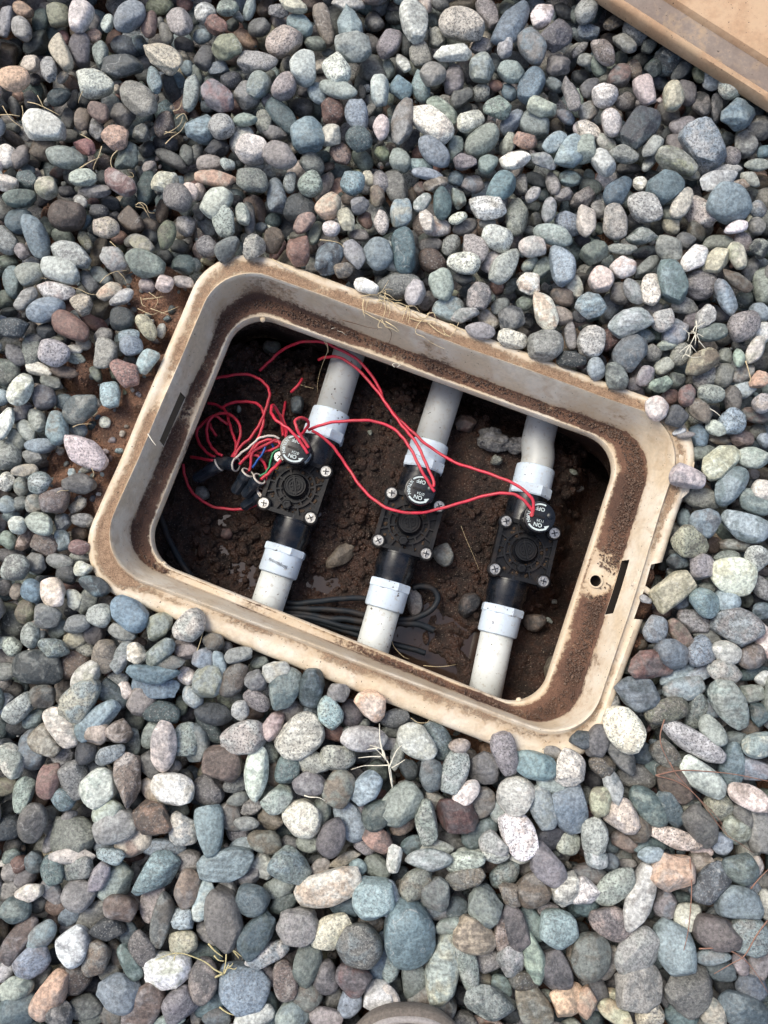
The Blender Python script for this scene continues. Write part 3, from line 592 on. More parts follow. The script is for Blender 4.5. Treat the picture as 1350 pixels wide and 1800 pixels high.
10 276 23 20 90 e w 1;612 6 30 15 0 a l 1;703 156 23 20 20 a Bb 1;3 1384 30 15 170 e vn- 1;1012 1681 30 15 90 e nu 1;1232 183 28 16 88 r ku 1;761 1491 33 14 355 e lg 1;325 464 24 19 10 a t- 1;
81 957 24 19 20 a nms 1;13 1457 24 19 330 e k 1;1128 1323 24 19 0 e t-b 1;547 287 25 18 35 e m- 1;665 1525 25 18 30 g g- 1;403 1568 30 15 75 r mul 1;981 115 23 19 10 a u 1;1035 195 24 18 305 t mn 1;
1240 664 24 18 315 r gms 1;475 1439 24 18 20 a nmo 1;854 1689 24 18 335 r ms 1;262 44 28 16 85 g n 1;373 1764 28 16 335 e tb 1;102 26 21 20 0 r v 1;290 218 25 17 300 e ns 1;1335 1255 21 20 350 a Bu- 1;
598 272 23 19 60 e ns 1;703 282 23 19 40 e g 1;1089 514 23 19 60 e u- 1;332 1515 23 19 0 e ms 1;1234 1516 23 19 50 r np 1;1297 957 35 12 2 a nl 1;700 1323 35 12 285 e ms 1;708 1446 24 18 320 e n 1;
997 1480 21 20 20 r lyms 1;463 1520 23 18 50 r m+l 1;899 213 28 15 310 g b 1;473 1769 28 15 75 e g-b 1;1083 38 31 13 322 e ns 1;169 230 25 16 70 a ms 1;557 162 25 16 60 e b 1;1209 161 25 16 80 r u- 1;
156 1056 25 16 290 e mk 1;364 433 23 18 50 e ms- 1;1203 539 28 15 5 a us+ 1;360 25 21 19 350 e ls 1;326 397 21 19 60 a ms 1;1141 1487 29 14 0 e tb 1;1025 348 23 18 340 a ums 1;1262 428 26 15 5 e g- 1;
1337 587 23 18 310 e wp 1;515 1250 23 18 320 e u- 1;695 1262 26 15 350 e u-s 1;14 1567 26 15 325 e u 1;1030 1588 23 18 330 e B- 1;1072 598 23 18 300 e r-s 1;457 48 23 17 5 e u- 1;166 336 33 12 4 r u 1;
35 276 24 16 300 e u 1;1288 701 24 16 80 e u-m 1;497 1587 24 16 345 e t-b 1;1189 254 23 17 40 e u 1;176 97 26 15 88 g gs 1;38 52 23 17 70 e m 1;58 1515 20 19 50 a b-u 1;803 1596 20 19 330 e b-t 1;
378 262 25 15 340 a k 1;214 1210 25 15 40 e pu+ 1;267 1291 25 15 295 e g 1;1307 1434 25 15 60 e m- 1;92 1568 25 15 60 g ub 1;69 1727 30 13 305 e u 1;334 1727 30 13 90 e u- 1;380 1787 25 15 10 e u-b 1;
1120 661 25 15 90 e nu- 1;66 991 22 17 50 a um 1;50 316 21 18 40 g ts 1;1272 660 21 18 120 e m 1;1232 766 21 18 90 t B 1;1320 1220 21 18 20 a gm 1;72 783 27 14 357 e b 1;552 1259 24 16 60 e t-b 1;
215 203 20 19 30 r u- 1;990 522 23 16 20 e nk 1;1191 1185 33 11 335 g b 1;417 1376 23 16 330 r ms- 1;1249 1245 23 16 180 e bu- 1;986 556 23 16 20 e yn- 1;1099 178 21 17 330 e us 1;1329 731 26 14 12 e ur- 1;
405 142 21 18 340 e ks 1;831 325 23 16 0 e ub 1;808 171 24 15 320 a m- 1;670 320 24 15 80 e ms 1;28 625 24 15 60 e m- 1;1322 1183 31 11 348 e tb- 1;438 381 35 10 85 e u- 1;165 1112 20 18 90 e m- 1;
1269 1482 20 18 20 e b 1;103 171 23 16 352 e t- 1;463 214 23 16 80 e ms 1;1308 684 21 16 10 a bg+ 1;541 1480 21 16 10 e ml 1;10 40 29 12 105 g u+ 1;1317 476 25 14 300 e u-k 1;45 947 25 14 300 a np 1;
1232 796 26 13 352 e g- 1;1198 623 22 16 300 r ms 1;368 288 23 15 0 e p- 1;800 262 23 15 95 r b 1;1064 252 23 15 35 e gl 1;955 471 23 15 310 e g 1;1136 469 30 11 318 r u 1;10 1180 23 15 180 e u 1;
1305 658 23 15 340 r mn 1;1339 1033 23 15 60 e ms 1;186 1488 23 15 10 e b 1;588 1288 23 15 20 e r- 1;428 1487 23 15 345 e b 1;874 1424 23 15 60 r gm 1;1025 1301 23 15 180 e t-b 1;1211 1422 23 15 170 a gvs 1;
144 209 25 14 92 r n 1;756 432 22 15 345 e u-k 1;132 1123 21 16 335 e ym 1;647 1417 19 18 0 e u- 1;234 1307 26 13 95 e g-k 1;150 257 24 14 30 a r 1;481 235 24 14 10 a m- 1;156 496 24 14 60 e m 1;
179 486 24 14 40 g g- 1;819 399 24 14 340 e u- 1;1243 1119 24 14 25 e m 1;625 1278 24 14 340 e u 1;368 1640 24 14 50 r mwu 1;863 461 23 15 305 e l 1;66 739 23 15 65 e gk 1;1099 1480 23 15 20 e nm 1;
1223 408 20 16 60 e n-u 1;1337 549 20 16 30 e b 1;111 1331 20 16 310 r ms 1;881 1732 20 16 40 e b-g 1;1259 191 27 12 92 r ku 1;769 68 19 17 60 a ms 1;1052 115 21 15 75 g g- 1;201 1782 21 15 0 r u-n 1;
652 1623 21 15 0 e nu- 1;338 1225 21 15 60 r b+l 1;792 432 20 16 310 e ms 1;1035 154 23 14 305 r u- 1;1146 121 18 18 90 a kt 1;737 290 25 13 15 e b 1;205 1676 25 13 65 e n-m 1;847 82 20 16 0 g us 1;
1010 504 20 16 90 e pl 1;1179 376 20 16 50 e g- 1;1305 427 20 16 60 e us 1;37 726 23 14 310 e u- 1;1174 604 28 11 345 a lb 1;1190 988 21 15 10 e kb 1;195 1707 19 16 330 e u- 1;1285 275 20 15 80 e us 1;
859 562 20 15 50 g my 1;1146 544 20 15 340 e m 1;718 1351 20 15 50 e k 1;1151 1351 20 15 20 e tb-k 1;123 1611 20 15 150 e b- 1;10 1704 20 15 310 e l 1;161 1792 20 15 340 e g- 1;300 1351 25 12 325 e m 1;
1128 592 24 13 0 e b-m 1;107 987 24 13 10 e mu 1;174 1354 24 13 20 e b 1;68 649 25 12 20 g w 1;10 848 18 16 90 a ws 1;133 1054 20 15 70 a w 1;443 1419 20 15 340 a ms 1;42 19 21 14 15 g o- 1;
724 1485 21 14 340 e b-u 1;224 1639 19 16 60 e b-k 1;28 773 20 15 55 r m 1;293 59 22 13 75 e m- 1;1199 123 24 12 315 e k+ 1;1206 423 18 16 0 e u- 1;511 1485 18 16 170 e u- 1;56 112 19 15 20 g y 1;
878 538 19 15 310 e g- 1;1315 1281 19 15 20 e n-k 1;1211 305 25 11 15 e ml 1;113 654 25 11 8 e n 1;48 757 23 13 50 e g 1;63 1262 23 13 325 e bg 1;1295 1298 23 13 5 e g- 1;1166 1744 25 11 75 e u-m 1;
1345 1588 23 13 90 e l 1;1329 399 17 16 90 e m 1;1228 128 23 12 88 e vk 1;1003 591 25 11 87 r us 1;662 343 20 14 80 e ny 1;1001 314 20 14 15 e b-k 1;468 1714 20 14 50 e u 1;589 1754 20 14 300 e u-k 1;
1040 1787 20 14 30 e t-k 1;1305 771 19 15 20 r n+ 1;418 1464 19 15 350 e us 1;117 1008 18 15 20 r k 1;972 323 23 12 80 e um 1;476 1320 23 12 65 e gs 1;1034 55 20 14 0 r bs 1;99 1593 20 14 10 e n 1;
892 252 21 13 290 g l 1;482 1361 21 13 80 r n- 1;766 1407 21 13 45 e plu 1;918 1505 21 13 10 g lyu+ 1;248 233 16 16 0 a ms 1;845 164 16 16 0 r ms 1;110 918 16 16 0 a gks 1;189 42 22 12 92 e ls 1;
1181 397 18 15 30 e yvn 1;1340 1074 18 15 0 e tb 1;6 1237 18 15 90 r lb 1;257 1722 28 10 290 e g- 1;607 1510 28 10 340 a ygm 1;489 19 20 13 10 a ms 1;511 320 20 13 100 e gs 1;110 950 19 14 70 a bt 1;
103 1105 19 14 130 e g 1;1083 1757 19 14 40 g yo 1;81 583 17 15 0 e k 1;93 673 21 12 20 a um 1;708 112 23 11 60 e lu 1;1332 290 23 11 0 e gb 1;4 1129 23 11 180 e g 1;1277 978 23 11 355 e gs 1;
1334 368 16 16 90 e bms 1;21 1137 16 16 0 e ls 1;555 76 20 13 0 e g- 1;1319 316 20 13 40 e m+ 1;562 1526 20 13 320 e m+ 1;555 410 24 11 105 e g- 1;183 590 17 15 0 e us 1;384 120 19 13 355 a b- 1;
173 372 19 13 15 e ks+ 1;994 344 19 13 350 a us 1;57 804 19 13 10 a u 1;60 885 16 15 90 r gy 1;1147 621 16 15 330 e ms 1;1190 669 16 15 0 a gk- 1;67 1589 16 15 90 r u- 1;806 349 20 13 60 a gn 1;
1277 298 28 9 352 e l 1;1215 564 18 14 300 e u- 1;854 1796 28 9 0 e ru 1;14 887 16 16 30 e bg 1;815 491 21 11 15 a k 1;1143 285 24 10 310 e g 1;439 15 23 11 285 e g 1;13 948 16 15 20 a g 1;
145 913 19 13 10 e ms 1;205 1193 19 13 0 e us 1;1194 1057 16 15 0 e b-t 1;356 65 18 13 5 e b- 1;1115 123 18 13 60 g ns 1;38 854 18 13 90 e mb 1;1140 81 19 12 305 a ms- 1;348 337 15 15 0 e p 1;
633 413 20 11 20 e u- 1;1165 645 18 13 320 r l 1;418 1405 19 12 335 e g- 1;683 1308 23 10 180 e m 1;18 1533 15 15 30 e m 1;126 1631 20 11 350 e m- 1;345 1780 23 10 90 e m 1;328 1188 15 15 0 e wy 1;
1052 369 16 14 60 e u 1;1177 699 16 14 0 a r-u 1;35 1519 16 14 0 r r- 1;747 8 18 13 60 e pl 1;773 6 18 13 20 e u- 1;44 1544 18 13 330 e u- 1;1300 1694 18 13 70 e u+ 1;801 315 15 15 0 e B- 1;
642 388 16 13 80 a r- 1;322 496 19 11 10 e pn 1;918 326 19 11 80 a us 1;1301 326 19 11 345 e n+ 1;137 888 19 11 325 r yms 1;151 1142 19 11 20 e ms 1;962 1598 19 11 0 e ms 1;151 423 20 11 60 g vls 1;
641 1490 18 12 15 e us 1;672 269 15 14 0 a v 1;923 533 15 14 0 e g-k 1;1344 774 15 14 0 e bu 1;1115 676 15 14 0 e u-n 1;895 162 16 13 60 e B 1;258 501 16 13 20 e p- 1;137 756 16 13 20 e b 1;
1232 1496 20 10 10 e p 1;975 149 18 11 50 e b- 1;995 205 19 11 40 e Bu 1;932 465 18 11 310 r lb 1;824 1498 23 9 0 e gl 1;149 391 19 10 315 e B- 1;40 441 15 13 60 a m 1;1125 323 15 13 80 e l+ 1;
5 698 15 13 90 e b 1;1020 635 15 13 0 e n-r 1;1340 1192 15 13 330 e w 1;630 1525 15 13 30 e b 1;849 1723 15 13 20 e nm 1;1075 1515 15 13 60 e b- 1;234 423 16 11 340 e u 1;858 393 16 11 0 e m 1;
20 1505 15 12 320 g g-s 1;1274 626 14 13 90 r m 1;1267 774 20 9 0 e n-m 1;1029 106 15 12 0 e m 1;165 63 14 13 0 e os 1;1342 267 14 13 0 e B 1;37 885 14 13 0 e m- 1;649 314 15 11 60 e y 1;
146 604 15 11 20 e p- 1;29 1039 15 11 90 e y- 1;1017 556 15 11 20 e kus 1;133 630 18 10 10 e gs 1;1018 88 19 9 320 e ms 1;456 1165 16 10 345 e g- 1;343 465 14 11 90 e t- 1;448 292 18 9 0 e m 1;
1242 1033 15 10 10 e gm 1;972 1322 15 10 15 e um 1;1331 1521 15 10 90 e p 1;142 979 19 8 8 e ms 1;169 658 16 10 60 g gv- 1;141 354 14 11 40 e lu 1;871 151 13 11 0 e r- 1;960 1752 13 11 0 e gl 1;
60 597 15 9 0 e m- 1;94 597 18 8 0 e m- 1;131 614 15 9 15 e l 1;262 293 13 10 320 e m 1;1 1518 20 6 180 e w 1;470 176 11 11 0 e u 1;418 28 15 8 45 g m 1;399 1139 11 10 90 e m 1;
283 582 14 8 290 e l 1;110 136 13 9 305 e p 1;1206 765 16 6 355 e m 1;184 743 11 10 90 e w 1;1015 225 11 8 90 e w 1;1135 1054 11 7 25 e u+ 1;1194 759 12 6 340 e l 1;54 1146 8 5 0 e w 1;
651 123 30 24 30 a g- 0;64 76 28 24 90 a k 0;1325 1581 33 20 80 e b 0;302 161 33 16 50 a k+ 0;23 1099 25 20 90 e u- 0;705 1278 33 15 340 e g- 0;9 365 28 18 90 e u- 0;179 542 23 21 90 e n- 0;
1175 201 25 19 30 e u- 0;219 82 24 19 20 e b- 0;10 98 23 19 110 a n- 0;174 444 28 15 290 e n- 0;164 567 30 14 30 e r- 0;568 330 28 15 300 e u 0;300 280 33 13 30 e u- 0;281 11 26 15 0 e v- 0;
531 189 23 18 20 e k 0;793 1480 23 18 30 e u 0;813 10 28 14 0 a n 0;1249 227 28 14 35 e l- 0;1064 313 20 19 130 g w 0;71 38 25 15 95 e t- 0;293 252 25 15 20 a k 0;892 15 25 15 300 e g- 0;
20 976 25 15 0 e u- 0;237 1265 21 18 90 e g- 0;637 280 24 15 60 e g- 0;55 1361 19 19 0 e k+ 0;665 1356 20 18 90 e g-k 0;659 38 21 16 50 e m- 0;1161 58 25 14 20 e k 0;1015 181 28 13 85 e g 0;
432 69 23 15 30 e o- 0;83 398 23 15 90 e g- 0;1035 328 23 15 20 e g- 0;1072 539 23 15 90 e b- 0;1262 552 23 15 40 e k+ 0;8 1071 23 15 180 e v- 0;11 1427 23 15 150 e u- 0;1337 633 19 18 0 e u- 0;
720 249 24 14 310 e u- 0;244 76 21 15 35 e b- 0;111 416 21 15 20 e g- 0;476 1654 21 15 320 e g- 0;4 1641 25 13 90 e n- 0;909 106 23 14 20 e g- 0;670 10 18 18 0 e u 0;695 29 20 15 0 e k 0;
630 1326 20 15 0 e k 0;1121 1268 20 15 90 e k 0;161 1734 20 15 90 e k 0;421 1676 20 15 90 e k 0;693 1734 20 15 90 e b-g 0;1257 1608 20 15 0 e b- 0;1274 1732 20 15 30 e k 0;1310 527 18 16 0 e t- 0;
330 272 19 15 90 e g- 0;264 418 19 15 30 e k+ 0;559 1606 19 15 70 e n- 0;126 144 23 13 30 a r- 0;1049 19 25 11 290 e t 0;942 318 23 13 40 e k+ 0;1136 444 25 11 345 e kt 0;468 14 20 14 310 e n- 0;
552 9 20 14 0 e n- 0;698 15 20 14 0 e k+ 0;365 401 20 14 40 e b- 0;350 372 23 12 75 e u- 0;992 20 21 13 40 e k 0;393 1278 21 13 0 e n- 0;55 176 16 16 0 e u- 0;259 262 18 15 90 a k 0;
1021 136 18 15 0 e k 0;315 436 18 15 0 e k 0;1214 1018 18 15 30 e t 0;92 1429 18 15 310 e m- 0;315 1422 18 15 0 e m 0;504 1457 18 15 0 e t- 0;1171 1293 18 15 0 e k 0;1043 1371 18 15 0 e k 0;
506 1656 18 15 0 e k 0;897 1780 18 15 0 e k+ 0;1194 1581 18 15 330 e b-k 0;325 79 19 14 10 e k 0;873 113 19 14 70 e b- 0;752 528 19 14 310 e m 0;1103 295 23 11 0 e u- 0;285 371 23 11 90 e n- 0;
457 371 23 11 80 e n- 0;4 1273 23 11 90 e t- 0;121 209 20 13 80 e u- 0;564 116 20 13 300 e pu 0;345 269 20 13 300 e g- 0;1012 23 20 13 90 e g 0;918 71 20 13 300 e b- 0;1162 146 20 13 10 e tb- 0;
31 1278 20 13 10 e k 0;9 527 16 15 90 e g- 0;23 1215 16 15 0 e u- 0;496 1749 16 15 90 e g- 0;13 459 18 14 0 e g- 0;23 244 24 10 18 e n- 0;212 491 23 11 55 e u- 0;227 354 16 15 0 e t- 0;
416 186 15 15 0 e r- 0;1007 252 15 15 0 e m 0;642 464 15 15 0 e k 0;1252 958 15 15 0 e n 0;239 1409 15 15 0 e k+ 0;567 1303 15 15 0 e k 0;378 1427 15 15 0 e t- 0;854 1442 20 11 20 e g 0;
703 1467 15 15 0 e k 0;962 1497 23 10 0 e g- 0;1030 1399 15 15 0 e m 0;1068 1454 15 15 60 e u-k 0;1099 1389 15 15 0 e g 0;811 1749 15 15 0 e k 0;1154 1686 15 15 0 e b 0;1166 1714 15 15 0 e k+ 0;
1340 1548 15 15 0 e m 0;1020 1639 15 15 0 e k 0;1111 1777 15 15 0 e u-k 0;311 141 16 14 40 e B 0;112 705 16 14 0 e b- 0;1332 760 16 14 0 e u- 0;325 1367 16 14 30 e u 0;683 121 18 13 80 e g 0;
1073 10 18 13 0 e k 0;196 359 18 13 10 e k 0;1337 320 18 13 0 e n- 0;28 1159 18 13 0 e ms 0;1204 913 18 13 90 e b 0;1166 1074 18 13 0 e n 0;418 1230 18 13 20 e g- 0;684 166 23 10 80 e g 0;
130 176 19 11 300 e k 0;1073 69 19 11 20 e n- 0;448 1253 18 12 0 e n- 0;186 285 15 14 0 a ns 0;373 146 15 14 0 e g- 0;977 224 15 14 90 e n- 0;181 313 15 14 0 e k 0;264 397 15 14 0 e n 0;
481 388 15 14 0 e t- 0;1116 388 15 14 0 e u- 0;24 1487 15 14 0 r m 0;1034 1427 15 14 50 e r- 0;97 1618 15 14 90 e n- 0;575 1211 15 14 90 e n- 0;165 39 17 12 90 e m 0;55 582 16 13 90 e k 0;
365 1233 16 13 0 e vg 0;1007 91 20 10 330 e m 0;127 1032 20 10 0 a r- 0;234 1504 20 10 0 e r- 0;120 239 18 11 0 e u- 0;813 191 18 11 340 e g- 0;873 501 14 14 0 a r 0;854 304 19 10 0 e g- 0;
149 174 15 13 90 e k 0;761 34 15 13 60 a g- 0;856 269 15 13 320 e y- 0;685 264 15 13 90 e n- 0;209 418 15 13 0 e r- 0;290 451 15 13 0 e k 0;232 494 15 13 130 e g- 0;625 486 15 13 0 e k 0;
821 512 15 13 0 e t- 0;1015 539 15 13 90 e m- 0;1312 347 15 13 60 e u- 0;19 905 15 13 0 e b 0;141 938 15 13 0 e n 0;8 1032 15 13 90 e ms 0;1262 1091 15 13 0 e k 0;6 1205 15 13 0 e u 0;
96 1681 15 13 0 e k+ 0;290 1664 15 13 0 e k 0;753 1623 15 13 0 e m 0;990 1674 15 13 90 e b-k 0;864 1633 15 13 90 e k 0;924 1525 15 13 0 e u 0;1224 1699 15 13 20 e n- 0;720 1380 21 9 5 e m 0;
1068 461 16 11 300 e b- 0;1223 93 15 12 0 e ms 0;319 1239 17 11 90 r g- 0;345 131 18 10 60 e g- 0;672 476 18 10 0 e t- 0;526 415 18 10 0 e u- 0;898 505 18 10 300 e u 0;330 121 14 13 90 e b 0;
557 58 14 13 90 e u- 0;672 494 14 13 90 e u- 0;1252 723 14 13 0 e k+ 0;1311 1056 14 13 90 e m- 0;150 1427 14 13 0 e u- 0;88 1452 14 13 90 e m- 0;866 1524 14 13 90 e n 0;347 1120 14 13 90 e k 0;
186 1057 16 11 0 e u 0;325 8 15 11 20 e r 0;320 99 15 11 30 e ys 0;506 111 15 11 90 e m 0;567 276 15 11 0 e t 0;1316 164 15 11 0 e v 0;118 338 15 11 0 e k 0;15 549 15 11 0 e k 0;
723 345 15 11 90 e n- 0;928 564 15 11 90 e k 0;1036 311 15 11 90 e g- 0;1213 319 15 11 0 e t- 0;1024 423 15 11 0 e k 0;866 1712 15 11 330 e g- 0;1007 1601 15 11 0 e B- 0;1141 1626 15 11 0 e m- 0;
25 188 18 10 75 e m- 0;20 224 18 10 10 a u- 0;1125 105 14 12 0 e u- 0;60 141 13 13 0 e k 0;409 44 13 13 0 e k+ 0;777 116 13 13 0 e t- 0;1091 103 13 13 0 e t- 0;1279 244 13 13 0 e t- 0;
81 484 13 13 0 e k 0;612 350 13 13 0 e n- 0;547 433 13 13 0 e n- 0;208 613 13 13 0 e l- 0;625 1361 13 13 0 e p- 0;1075 1485 13 13 0 e b 0;650 1523 13 13 0 e m- 0;1007 1724 13 13 0 e u- 0;
831 1777 13 13 0 e k 0;710 1759 13 13 0 e b- 0;1340 1744 13 13 0 e b- 0;937 517 14 11 320 e u- 0;1206 778 14 11 0 a n 0;10 1308 14 11 0 e k+ 0;374 1308 14 11 0 e b- 0;492 1288 16 10 300 e n 0;
112 65 15 10 70 e r 0;191 262 15 10 0 e k+ 0;511 259 15 10 35 e p- 0;821 131 20 8 75 e k 0;973 173 15 10 40 e g- 0;1171 237 15 10 100 e k+ 0;1335 174 15 10 0 e k 0;5 564 15 10 90 e b 0;
893 522 15 10 0 e k 0;14 721 15 10 0 e n 0;3 919 15 10 90 e m 0;184 1109 15 10 0 e k 0;1252 837 15 10 0 e k+ 0;1277 832 15 10 0 e k 0;1285 1283 15 10 0 e k 0;1201 1331 15 10 10 e m- 0;
1237 1797 15 10 0 e u 0;1252 1583 15 10 0 e n 0;492 40 14 11 345 e u 0;473 133 13 11 0 e m 0;956 254 13 11 0 e g- 0;735 271 13 11 90 e r- 0;739 331 13 11 310 e ur 0;1014 315 13 11 90 e b- 0;
1337 464 13 11 0 e b- 0;126 1076 13 11 0 e k 0;939 365 14 10 0 e k 0;1040 481 14 10 300 e u- 0;48 296 15 9 20 e b 0;438 77 15 9 25 e b- 0;655 217 15 9 100 e k+ 0;652 193 15 9 120 e m 0;
54 460 15 9 0 e l 0;942 386 13 11 50 e m 0;1186 1008 15 9 0 e m 0;1332 1054 15 9 30 e k 0;1340 1005 15 9 0 e u- 0;534 162 11 11 0 e u- 0;416 354 11 11 0 e k 0;956 345 11 11 0 e t- 0;
1215 669 11 11 0 e u- 0;1341 833 11 11 0 e n-k 0;13 212 13 10 20 e m 0;314 449 13 10 0 e t- 0;201 381 13 10 0 e k 0;458 401 13 10 0 e b- 0;5 872 13 10 0 e n- 0;1322 854 13 10 90 e k 0;
1143 1389 13 10 30 e r 0;441 1505 13 10 0 e k 0;33 169 11 10 0 e o- 0;637 164 15 8 85 e k 0;904 309 15 8 300 e u 0;1055 402 11 10 90 e g- 0;1170 623 11 10 90 e g- 0;1324 833 11 10 0 e m 0;
827 1328 11 10 90 e m- 0;1060 1213 15 8 0 e m 0;962 1666 15 8 20 e b- 0;1103 1518 15 8 0 e m 0;355 3 18 6 0 e m 0;577 293 13 9 0 e n 0;1001 222 10 10 0 e k 0;751 496 10 10 0 e k 0;
793 396 10 10 0 e k 0;1128 1134 10 10 0 e n- 0;675 1613 10 10 0 e u 0;932 406 13 8 0 e g- 0;1023 485 13 8 0 e u- 0;249 1129 13 8 20 e n 0;554 1510 13 8 0 e m 0;60 288 10 9 0 e n- 0;
575 93 13 7 0 e g- 0;364 461 14 6 0 e y- 0;165 355 11 8 0 e r- 0;281 40 11 7 90 e u 0;73 1117 10 8 0 e b- 0;1310 976 10 8 0 e b- 0;771 1318 10 8 0 e t- 0;1138 1139 13 5 340 e m 0
"""
PAL = {'b':(122,142,153),'B':(92,120,138),'g':(130,141,134),'t':(76,97,101),'k':(62,66,72),'m':(132,130,126),'l':(172,172,166),'w':(208,202,190),
       'p':(188,168,157),'u':(126,121,121),'r':(142,94,84),'n':(118,98,82),'o':(190,142,104),'y':(178,164,136),'v':(138,138,100)}
PALL = {}
for k, v in PAL.items():
    a_ = np.array(lin(*v)); g_ = a_ @ np.array((.25, .65, .10)); PALL[k] = (g_ + (a_-g_)*.55)*np.array((.995, 1.018, .975))
def colour(code):
    cols = []; mul = 1.0; sp = 0.0
    for ch in code:
        if ch in PALL: cols.append(PALL[ch])
        elif ch == '+': mul *= 1.22
        elif ch == '-': mul *= .68
        elif ch == 's': sp = .7
    if not cols: cols = [PALL['m']]
    c1 = cols[0]; c2 = cols[1] if len(cols) > 1 else c1*rng.uniform(.72, 1.25)
    if len(cols) > 2: c2 = (cols[1]+cols[2])/2
    j = rng.uniform(.94, 1.06, 3); bv = rng.uniform(.86, 1.26)
    return np.clip(c1*mul**1.25*j*bv, 0, .82), np.clip(c2*mul*j, 0, .82), sp, len(cols)
def ico(n):
    bm = bmesh.new(); bmesh.ops.create_icosphere(bm, subdivisions=n, radius=1)
    v = np.array([x.co[:] for x in bm.verts]); f = np.array([[x.index for x in y.verts] for y in bm.faces]); bm.free(); return v, f
ICO = {k: ico(k) for k in (1, 2, 3, 4, 5)}
def sgnpow(x, p): return np.sign(x)*np.abs(x)**p
def stone(a, b, c, sh, lev, seed):
    r = np.random.default_rng(seed); v = ICO[lev][0].copy()
    if sh == 'r':
        e = r.uniform(.66, .82); v = sgnpow(v, e); v[:, :2] *= (1/np.maximum(np.abs(v).max(axis=1), .0001)**.0)[:, None]; v *= .90
        k = r.uniform(-.14, .14); v[:, 1] *= 1+k*v[:, 0]
    elif sh == 'g': v = sgnpow(v, .86); v[:, 1] *= 1-.26*v[:, 0]-.06*v[:, 0]**2; v[:, 2] *= 1-.12*v[:, 0]; v[:, 0] -= np.maximum(v[:, 0]-.80, 0)*.7
    elif sh == 't': v = sgnpow(v, .78); v[:, 1] *= 1.02-.44*v[:, 0]; v[:, 0] = np.where(v[:, 0] < 0, v[:, 0]*.9, v[:, 0]); v[:, 2] *= 1-.15*v[:, 0]; v[:, 0] -= np.maximum(v[:, 0]-.74, 0)*.8
    nf = {'a': 13, 'r': 9, 't': 9, 'e': 6, 'g': 6}[sh]; lo, hi = {'a': (.62, .88), 'r': (.74, .93), 't': (.70, .90), 'e': (.80, .95), 'g': (.80, .95)}[sh]
    hard = {'a': .88, 'r': .76, 't': .8, 'e': .58, 'g': .58}[sh]
    dt = np.array((r.normal(0, .25), r.normal(0, .25), 1.0)); dt /= np.linalg.norm(dt); s = v @ dt - r.uniform(.55, .8); v -= np.outer(np.where(s > 0, s, 0)*.6, dt)
    for k in range(nf):
        d = r.normal(size=3); d[2] *= .8; d /= np.linalg.norm(d); o = r.uniform(lo, hi)
        s = v @ d - o; v -= np.outer(np.where(s > 0, s, 0)*hard, d)
    for k in range({'a': 3, 'r': 2, 't': 1, 'e': 2, 'g': 2}[sh]):
        aa = r.uniform(0, 6.28); d = np.array((math.cos(aa), math.sin(aa), r.normal(0, .25))); d /= np.linalg.norm(d)
        s = v @ d - r.uniform(.66, .84)*(1.0 if sh != 'a' else .95); v -= np.outer(np.where(s > 0, s, 0)*.72, d)
    am = {'a': .07, 'r': .055, 't': .055, 'e': .045, 'g': .045}[sh]
    n = wav(v, 2.2, seed+1, 2)*am + wav(v, 7.5, seed+2, 2)*am*.22
    if sh == 'a': n += -np.abs(wav(v, 4.5, seed+5, 2))*.035
    v *= (1+n)[:, None]
    mx = np.abs(v[:, 0]).max(); my = np.abs(v[:, 1]).max()
    v[:, 0] *= a/mx; v[:, 1] *= b/my; v[:, 2] *= c/max(v[:, 2].max(), .6)
    return v
def place(v, ang, tilt, seed):
    r = np.random.default_rng(seed+9)
    t1, t2 = r.normal(0, tilt, 2); ca, sa = math.cos(ang), math.sin(ang)
    Rx = np.array([[1,0,0],[0,math.cos(t1),-math.sin(t1)],[0,math.sin(t1),math.cos(t1)]])
    Ry = np.array([[math.cos(t2),0,math.sin(t2)],[0,1,0],[-math.sin(t2),0,math.cos(t2)]])
    Rz = np.array([[ca,-sa,0],[sa,ca,0],[0,0,1]])
    return v @ (Rz@Ry@Rx).T
def set_attrs(me, c1, c2, par, off):
    n = len(me.vertices)
    for nm, val, ty in (('c1', c1, 'FLOAT_COLOR'), ('c2', c2, 'FLOAT_COLOR'), ('par', par, 'FLOAT_VECTOR'), ('off', off, 'FLOAT_VECTOR')):
        a = me.attributes.new(nm, ty, 'POINT'); val = np.asarray(val, dtype=np.float32)
        if val.ndim == 1: val = np.tile(val, (n, 1))
        if ty == 'FLOAT_COLOR':
            val = np.hstack([val, np.ones((n, 1), dtype=np.float32)]); a.data.foreach_set('color', val.ravel())
        else: a.data.foreach_set('vector', np.ascontiguousarray(val).ravel())
# wording for labels
CW = {'b':'blue-grey','B':'slate blue','g':'grey-green','t':'teal','k':'charcoal','m':'grey','l':'light grey','w':'cream white','p':'pink','u':'mauve-grey','r':'reddish','n':'brown','o':'orange-tan','y':'tan','v':'olive'}
def look(p, short):
    x, y, a, b, ang, sh, co, la = p
    cs = [ch for ch in co if ch in CW]; base = CW[cs[0]]
    if '+' in co and cs[0] not in 'wl': base = 'pale '+base
    elif '-' in co and cs[0] not in 'k': base = 'dark '+base
    if not short and len(cs) > 1 and cs[1] != cs[0]: base += ' and '+CW[cs[1]]
    asp = a/b
    s = {'e': 'oval' if asp > 1.18 else 'round', 'g': 'egg-shaped', 't': 'wedge-shaped', 'r': 'blocky' if asp < 1.5 else 'oblong', 'a': 'angular'}[sh]
    if asp > 1.9: s = 'long '+('angular' if sh == 'a' else 'narrow')
    sz = 'large ' if a*b > 1100 else ''
    return (sz+('speckled ' if 's' in co and not short else '')+base+' '+s).strip()
